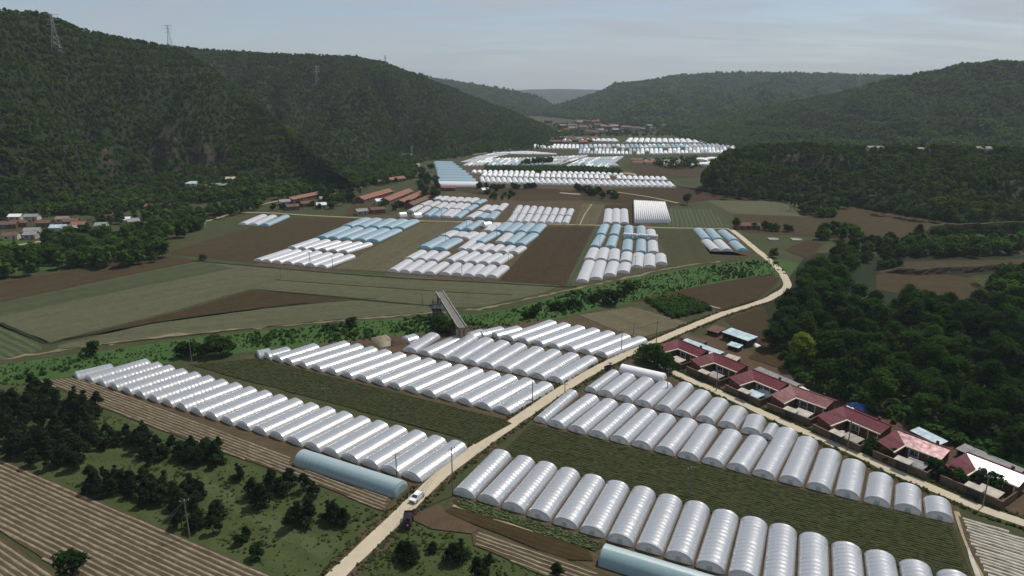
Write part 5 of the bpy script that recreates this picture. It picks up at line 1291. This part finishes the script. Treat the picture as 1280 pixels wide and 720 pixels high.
# pale tanks in the small yard
for (u0, u1, v, l_) in ((962,974,301,'left pale shallow tank in the small yard'),(991,1003,301.5,'right pale shallow tank in the small yard')):
    A, B = P(u0, v), P(u1, v+.3); L = (B-A).length; t = empty('water_tank', A, math.atan2((B-A).y, (B-A).x)); tag(t, l_, 'tank', 'tanks of the small yard')
    m_ = MB(); m_.box(0, L, 0, .3, -.1, .9); m_.box(0, L, 5.7, 6, -.1, .9); m_.box(0, .3, .3, 5.7, -.1, .9); m_.box(L-.3, L, .3, 5.7, -.1, .9); m_.build('rim', M['plaster'], t)
    m_ = MB(); m_.box(.3, L-.3, .3, 5.7, -.1, .6); m_.build('floor', M['conc'], t)
gable(P(933,286), 16, 6, 2.8, 'browntile', 'brick', -.02, 'dark low house behind the small yard', None)

# ================================================================== poles, wires, pylons, bridge, vehicles, people
POLE = {}
def pole(u, v, h, label, rz=0.6, arms=1, group='utility poles', r=0.16):
    p_ = P(u, v); t = empty('utility_pole', p_, rz); tag(t, label, 'pole', group)
    m_ = MB(); m_.tube((0,0,-.3),(0,0,h),r,r*.6,8); m_.build('shaft', M['pole'], t)
    tops = []
    for k in range(arms):
        z = h-.35-k*.9
        m_ = MB(); m_.box(-.9,.9,-.06-r*.6,.0-r*.6-.005,z-.06,z+.06); a_ = m_.build('crossarm', M['pole'], t)
        for x in (-.8, 0, .8):
            i_ = MB(); i_.tube((x,-.03-r*.6,z+.06),(x,-.03-r*.6,z+.3),.06,.04,6); i_.build('insulator', M['wframe'], a_)
            if k == 0: tops.append(p_ + Matrix.Rotation(rz,3,'Z') @ Vector((x,-.03-r*.6,z+.3)))
    return tops
def wires(a, b, label, sag=1.0):
    t = empty('power_line', (a[1]+b[1])/2); tag(t, label, 'wire', 'power lines'); o = Vector(t.location)
    for p, q in zip(a, b):
        m_ = MB(); n = 10; pr = None
        for i in range(n+1):
            s = i/n; x = p + (q-p)*s - Vector((0,0,sag*4*s*(1-s))) - o
            if pr is not None: m_.tube(pr, x, .022, .022, 3, cap=False)
            pr = x
        m_.build('wire', M['wire'], t)
A1 = pole(566,620,12.5,'tall pole beside the dirt road near the white car', .75, 2, 'roadside poles', .17)
A2 = pole(665.5,503,9,'roadside pole at the right end of the middle block front rank', .75, 1, 'roadside poles')
A3 = pole(776.5,441,8.5,'roadside pole at the right end of the middle block rear rank', .75, 1, 'roadside poles')
A4 = pole(820,431,9,'roadside pole by the first red-roofed house', .6, 1, 'roadside poles')
A5 = pole(385,900,12.5,'roadside pole below the bottom edge', .75, 2, 'roadside poles', .17)
wires(A5, A1, 'power line running down to the tall pole by the road', 1.2); wires(A1, A2, 'power line along the road past the middle block', 1.5); wires(A2, A3, 'power line along the road to the rear rank', 1.5); wires(A3, A4, 'short power line to the pole by the first house', .6)
B1 = pole(496,596,6.5,'short pole behind the teal covered tunnel', .3, 1); B2 = pole(408,508,6,'thin pole in the dark field left of the road', .3, 1)
pole(706,492,3.5,'stub post beside the road at the right block', .3, 1); pole(834,490,8,'pole among the rear rank of the right block', .3, 1)
C1 = pole(895,489,7,'pole beside the lane by the second house', -.4, 1); C2 = pole(1059,563,9,'pole beside the lane by the fifth house', -.4, 1); C3 = pole(1228,634,8,'pole beside the lane near the right edge', -.4, 1)
wires(C1, C2, 'power line along the lane before the houses', 1.2); wires(C2, C3, 'power line along the lane to the right edge', 1.2)
pole(241,461,10,'pole standing behind the long left tunnel row', .2, 1); pole(861,622,8,'leaning pale pole behind the front right row', .2, 1)
D1 = pole(237,671,9,'pole with stay wires in the left conifer meadow', .4, 1)
# stay wires
p0 = P(237,671) + Vector((0,0,8.6)); t = empty('stay_wire', P(215,665)); tag(t, 'pair of stay wires of the pole in the conifer meadow', 'wire'); o = Vector(t.location)
for e in (P(196,660), P(203,663)): m_ = MB(); m_.tube(p0-o, e-o, .03, .03, 3); m_.build('wire', M['steel'], t)
for (u, v, h, l_) in ((416,336.5,7,'pole at the lower right of the mid left block'),(557.5,303,12,'tall pole among the blue tunnels of the centre block'),(577.5,345,8,'pole before the centre block'),(621,301,10,'pole among the blue tunnels right of the white barrel'),
                      (635.5,335.5,8,'pole at the right edge of the centre block'),(749.5,311,9,'pole between the blue tunnels right of the brown field'),(793.5,339,8,'pole at the front of the right mid block'),(525,311,5,'post at the left blue tunnel of the centre block'),
                      (583,285,9,'pole near the path left of the white barrel'),(552,276,8,'pole on the narrow path in the mid valley'),(792,418,5,'post behind the middle tunnel block'),(528,383,6,'thin pole left of the bridge'),(351,348,5,'thin pole in the pale mid field'),(647,278,8,'pole behind the path before the rank of eight')):
    pole(u, v, h, l_, .1, 1, 'mid valley poles', .14)
# lattice transformer tower in the mid left block
def pylon(base, h, wd, label, arms=3, name='lattice_pylon', rz=.3, th=.22):
    t = empty(name, base, rz); tag(t, label, 'pylon', 'lattice pylons'); m_ = MB(); n = 7
    lv_ = []
    for k in range(n+1):
        z = h*k/n; s = wd*(1-.82*min(1, k/(n*.72)))/2; lv_.append([(-s,-s,z),(s,-s,z),(s,s,z),(-s,s,z)])
    for c in range(4):
        g_ = MB()
        for k in range(n): g_.tube(lv_[k][c], lv_[k+1][c], th*.5, th*.5, 4)
        g_.build('leg', M['steel'], t)
    for k in range(n):
        for c in range(4):
            m_.tube(lv_[k][c], lv_[k+1][(c+1)%4], th*.28, th*.28, 3); m_.tube(lv_[k+1][c], lv_[k+1][(c+1)%4], th*.28, th*.28, 3)
    tag(m_.build('bracing', M['steel'], t), kind='stuff')
    for k in range(arms):
        z = h*(.98-.13*k); L = wd*(.75-.05*k); g_ = MB(); g_.tube((-L,0,z),(L,0,z),th*.45,th*.45,4); g_.tube((-L,0,z),(0,0,z+h*.04),th*.3,th*.3,3); g_.tube((L,0,z),(0,0,z+h*.04),th*.3,th*.3,3); g_.build('crossarm', M['steel'], t)
pylon(P(388,335), 8.5, 1.6, 'small lattice tower before the mid left block', 1, th=.14)
for (u, v, hpx, l_) in ((72,66,36,'pale lattice pylon on the upper left hillside'),(213,62,24,'lattice pylon on the left skyline saddle'),(397,107,21,'lattice pylon on the long ridge slope'),(482,83,12,'lattice pylon on the long ridge skyline'),(1073,113,18,'small lattice pylon on the right hillside'),(515,193,10,'white mast at the cut on the ridge foot')):
    q = hit(u, v); dist = math.hypot(q.x, q.y); pylon(q, hpx*dist/FPX*1.02, hpx*dist/FPX*.24, l_, 3, th=max(.25, dist*.00034))

# unfinished bridge over the river bed
N_, F_ = P(578,409,5.5), P(549,364,5.5); d = F_-N_; L = d.length; br = empty('footbridge', (N_.x, N_.y, 0), math.atan2(d.y, d.x)); tag(br, 'unfinished grey girder bridge rising over the river bed', 'bridge')
m_ = MB(); m_.box(0, L, -1.4, 1.4, 5.0, 5.3); m_.build('deck', M['pole'], br)
for s in (-1, 1):
    g_ = MB(); g_.box(0, L, s*1.55-.14, s*1.55+.14, 4.5, 5.6); gd = g_.build('girder', M['pole'], br)
    g_ = MB(); g_.box(0, L, s*1.55-.2, s*1.55+.2, 5.6, 5.72); g_.build('rail', M['greyroof'], br)
    g_ = MB(); n = int(L/2.4)
    for k in range(n+1): g_.box(L*k/n-.07, L*k/n+.07, s*1.55-.19, s*1.55+.19, 4.55, 5.58)
    tag(g_.build('stiffener', M['pole'], gd), kind='stuff')
for x in (1.2, L-1.2):
    g_ = MB(); g_.box(x-.6, x+.6, -1.5, 1.5, 4.2, 4.7); g_.build('pier_cap', M['conc'], br)
    for s in (-1, 1): g_ = MB(); g_.tube((x, s*.9, -.3), (x, s*.9, 4.2), .4, .4, 10); g_.build('pier', M['pole'], br)
sc = empty('scaffold_tower', P(546.5,402)); tag(sc, 'dark scaffold tower beside the unfinished bridge', 'scaffold')
for x in (-1.5, 1.5):
    for y in (-1.5, 1.5): g_ = MB(); g_.tube((x,y,-.2),(x,y,9.5),.12,.12,6); g_.build('upright', M['dark'], sc)
g_ = MB()
for z in (1.5, 3.5, 5.5, 7.5):
    for s in (-1.5, 1.5): g_.tube((-1.5,s,z),(1.5,s,z+1.8),.08,.08,4); g_.tube((s,-1.5,z),(s,1.5,z+1.8),.08,.08,4); g_.tube((-1.5,s,z),(1.5,s,z),.08,.08,4)
tag(g_.build('bracing', M['dark'], sc), kind='stuff')
g_ = MB(); g_.box(-2.2,2.2,-2.2,2.2,6.0,6.2); g_.build('platform', M['dark'], sc)
rb_ = empty('rebar_column', P(567,426)); tag(rb_, 'cluster of upright steel bars at the near bridge end', 'rebar')
for k in range(8): g_ = MB(); x, y = (k%4-1.5)*.5, (k//4)*.9; g_.tube((x,y,-.2),(x+.05,y,5.2+rng.random()*.6),.06,.06,5); g_.build('bar', M['dark'], rb_)
g_ = MB(); g_.box(-1.4,1.4,-.7,1.6,0,1.2); g_.build('footing', M['conc'], rb_)

# vehicles
M['paint'] = plain('white_car_paint', (0.80,0.80,0.78), .22, .6, 0, .05); M['tyre'] = plain('tyre_rubber', (.02,.02,.02), .9, .2); M['maroon'] = plain('maroon_paint', (.055,.014,.022), .4, .5); M['canvas'] = plain('dark_canvas', (.018,.016,.022), .8, .2)
M['headlamp'] = plain('lamp_glass', (.6,.62,.65), .1, .6); M['skin'] = plain('skin', (.45,.28,.2), .6, .3); M['cloth'] = plain('dark_cloth', (.025,.025,.035), .9, .1); M['cloth2'] = plain('brown_cloth', (.06,.04,.03), .9, .1); M['hair'] = plain('black_hair', (.01,.01,.01), .7, .2)
def wheel(par, x, y, r, wd):
    m_ = MB(); m_.tube((x, y-wd/2, r), (x, y+wd/2, r), r, r, 18); w_ = m_.build('wheel', M['tyre'], par)
    m_ = MB(); m_.tube((x, y-wd/2-.015, r), (x, y+wd/2+.015, r), r*.58, r*.58, 12); m_.build('rim', M['steel'], w_)
def hull(prof, w0, w1, zsplit):
    """side profile (x,z) swept across the width, upper points pulled in (tumblehome)"""
    mb = MB(); n = len(prof)
    for s in (-1, 1):
        for x, z in prof: mb.v.append((x, s*(w0 if z <= zsplit else w0+(w1-w0)*min(1,(z-zsplit)/.65)), z))
    for i in range(n): j = (i+1) % n; mb.f.append((i, j, n+j, n+i)); mb.m.append(0)
    mb.f.append(tuple(reversed(range(n)))); mb.m.append(0); mb.f.append(tuple(n+i for i in range(n))); mb.m.append(0); return mb
rd = P(464,678)-P(552,594); car = empty('car', P(521.5,624.5) + Vector((0,0,.17)), math.atan2(rd.y, rd.x)); tag(car, 'white car stopped on the dirt road', 'car')
hull([(-2.15,.35),(2.1,.32),(2.2,.62),(2.1,.88),(1.2,.98),(-2.1,1.0),(-2.2,.7)], .86, .86, .99).build('body', M['paint'], car)
hull([(1.25,.99),(.55,1.46),(-1.2,1.5),(-2.0,1.03),(-2.0,.99)], .84, .66, .99).build('cabin', M['paint'], car)
def pane(*pts): m_ = MB(); m_.quad(*pts); return m_
pane((1.22,-.72,1.05),(1.22,.72,1.05),(.64,.62,1.43),(.64,-.62,1.43)).build('windscreen', M['glass'], car)
pane((-1.98,.68,1.08),(-1.98,-.68,1.08),(-1.3,-.58,1.46),(-1.3,.58,1.46)).build('rear_window', M['glass'], car)
for s in (-1, 1):
    pane((1.0,s*.835,1.06),(-.25,s*.835,1.06),(-.25,s*.70,1.4),(.55,s*.70,1.4)).build('side_window', M['glass'], car)
    pane((-.35,s*.835,1.06),(-1.7,s*.835,1.06),(-1.25,s*.70,1.4),(-.35,s*.70,1.4)).build('side_window', M['glass'], car)
    m_ = MB(); m_.box(2.08,2.2,s*.6-.18,s*.6+.18,.66,.82); m_.build('headlight', M['headlamp'], car)
    m_ = MB(); m_.box(.85,1.0,s*.86,s*.86+s*.2 if s > 0 else s*.86,1.0,1.12) if s > 0 else m_.box(.85,1.0,-1.06,-.86,1.0,1.12); m_.build('mirror', M['paint'], car)
    for x in (-1.35, 1.35): wheel(car, x, s*.8, .33, .22)
m_ = MB(); m_.box(2.19,2.24,-.5,.5,.42,.66); m_.build('grille', M['dark'], car)
def tricycle(pos, rz, label, sc_=1.0, group=None):
    t = empty('cargo_tricycle', pos, rz, (sc_,)*3); tag(t, label, 'tricycle', group)
    m_ = MB(); m_.box(-1.7,.2,-.75,.75,.62,.72); m_.box(-1.7,.2,-.75,-.69,.72,1.2); m_.box(-1.7,.2,.69,.75,.72,1.2); m_.box(-1.7,-1.64,-.69,.69,.72,1.2); m_.box(.14,.2,-.69,.69,.72,1.2); m_.build('cargo_box', M['maroon'], t)
    hull([(.25,.45),(1.5,.45),(1.75,.7),(1.6,1.15),(1.25,1.2),(.3,1.2)], .55, .5, 1.0).build('cab', M['maroon'], t)
    m_ = MB(); m_.v = [(.1,-.7,1.95),(1.5,-.65,1.85),(1.5,.65,1.85),(.1,.7,1.95),(.1,0,2.08),(1.5,0,1.98)]; m_.f = [(0,1,5,4),(4,5,2,3)]; m_.m = [0,0]; m_.build('canopy', M['canvas'], t)
    for x, y in ((.15,-.66),(.15,.66),(1.45,-.6),(1.45,.6)): m_ = MB(); m_.tube((x,y,1.15),(x,y,1.9),.025,.025,5); m_.build('canopy_post', M['dark'], t)
    m_ = MB(); m_.box(.35,.9,-.3,.3,1.2,1.32); m_.build('seat', M['canvas'], t)
    m_ = MB(); m_.tube((1.2,-.4,1.5),(1.2,.4,1.5),.025,.025,5); m_.tube((1.2,0,1.15),(1.2,0,1.5),.03,.03,5); m_.build('handlebar', M['dark'], t)
    m_ = MB(); m_.tube((1.68,0,.95),(1.8,0,.95),.12,.1,10); m_.build('headlight', M['headlamp'], t)
    wheel(t, 1.35, 0, .32, .14); wheel(t, -1.0, -.6, .34, .16); wheel(t, -1.0, .6, .34, .16)
    m_ = MB(); m_.tube((-1.0,-.55,.34),(-1.0,.55,.34),.05,.05,6); m_.build('axle', M['dark'], t)
tricycle(P(511,655.5) + Vector((0,0,.12)), math.atan2(rd.y, rd.x)+.5, 'dark maroon cargo tricycle on the verge below the white car', 1.45)
tricycle(P(760.5,461.5) + Vector((0,0,.12)), math.atan2(rd.y, rd.x)+2.8, 'small dark red cargo tricycle at the road edge by the right block', .95)
def person(pos, rz, top, label, lean=0.0):
    t = empty('person', pos, rz); tag(t, label, 'person')
    J = {'pel':(0,0,.92),'spi':(lean*.4,0,1.18),'che':(lean,0,1.38),'nek':(lean,0,1.5),'hed':(lean+.02,0,1.6),'crn':(lean+.02,0,1.72),
         'hl':(0,.1,.88),'kl':(.06,.11,.48),'al':(-.02,.11,.08),'tl':(.14,.12,.04),'hr':(0,-.1,.88),'kr':(.0,-.11,.48),'ar':(-.06,-.11,.08),'tr':(.1,-.12,.04),
         'sl':(lean,.19,1.4),'el':(lean-.02,.24,1.12),'wl':(lean+.1,.23,.9),'fl':(lean+.15,.22,.8),'sr':(lean,-.19,1.4),'er':(lean,-.25,1.12),'wr':(lean+.14,-.22,.93),'fr':(lean+.2,-.2,.84)}
    Rr = {'pel':.14,'spi':.13,'che':.14,'nek':.06,'hed':.1,'crn':.08,'hl':.1,'kl':.07,'al':.05,'tl':.04,'hr':.1,'kr':.07,'ar':.05,'tr':.04,'sl':.07,'el':.05,'wl':.04,'fl':.035,'sr':.07,'er':.05,'wr':.04,'fr':.035}
    E = [('pel','spi'),('spi','che'),('che','nek'),('nek','hed'),('hed','crn'),('pel','hl'),('hl','kl'),('kl','al'),('al','tl'),('pel','hr'),('hr','kr'),('kr','ar'),('ar','tr'),('che','sl'),('sl','el'),('el','wl'),('wl','fl'),('che','sr'),('sr','er'),('er','wr'),('wr','fr')]
    ks = list(J); me = bpy.data.meshes.new('body'); me.from_pydata([J[k] for k in ks], [(ks.index(a), ks.index(b)) for a, b in E], [])
    o = link(bpy.data.objects.new('body', me), t); md = o.modifiers.new('skin', 'SKIN'); me.skin_vertices.new() if not me.skin_vertices else None
    for i, k in enumerate(ks): sv = me.skin_vertices[0].data[i]; sv.radius = (Rr[k], Rr[k]); sv.use_root = (k == 'pel')
    sd = o.modifiers.new('sub', 'SUBSURF'); sd.levels = 1; sd.render_levels = 1
    dg = bpy.context.evaluated_depsgraph_get(); ev = o.evaluated_get(dg); m2 = bpy.data.meshes.new_from_object(ev); o.modifiers.clear(); o.data = m2
    m2.materials.clear(); m2.materials.append(top); m2.materials.append(M['skin']); m2.materials.append(M['cloth'])
    for p_ in m2.polygons: z = p_.center.z; p_.material_index = 1 if z > 1.5 or (z < .93 and abs(p_.center.y) > .18) else (2 if z < .95 else 0)
    h_ = MB(); h_.v = []; n = 8
    for j in range(4):
        a_ = j/3*1.5
        for i in range(n): b_ = i/n*6.283; h_.v.append((lean+.01+.108*math.cos(a_)*math.cos(b_), .108*math.cos(a_)*math.sin(b_), 1.66+.11*math.sin(a_)))
    for j in range(3):
        for i in range(n): i2 = (i+1)%n; h_.f.append((j*n+i, j*n+i2, (j+1)*n+i2, (j+1)*n+i)); h_.m.append(0)
    h_.f.append(tuple(3*n+i for i in range(n))); h_.m.append(0); h_.build('hair', M['hair'], t, True)
person(P(517.5,620.5) + Vector((0,0,.1)), -.8, M['cloth'], 'person in dark clothes standing behind the white car')
person(P(509.5,623.5) + Vector((0,0,.1)), .4, M['cloth2'], 'person in brown standing at the roadside left of the car', .04)

# ================================================================== haze
hz = bpy.data.materials.new('valley_haze'); hz.use_nodes = True; ht = hz.node_tree; ht.nodes.clear()
pv = ht.nodes.new('ShaderNodeVolumePrincipled'); pv.inputs['Color'].default_value = (0.80, 0.89, 1.0, 1); pv.inputs['Density'].default_value = 0.000078; pv.inputs['Anisotropy'].default_value = 0.1
ho = ht.nodes.new('ShaderNodeOutputMaterial'); ht.links.new(pv.outputs[0], ho.inputs['Volume'])
m_ = MB(); m_.box(-14000, 14000, -2000, 15000, -3, 460); h_ = m_.build('haze', hz); tag(h_, 'thin blue haze over the valley', None, None, 'stuff')
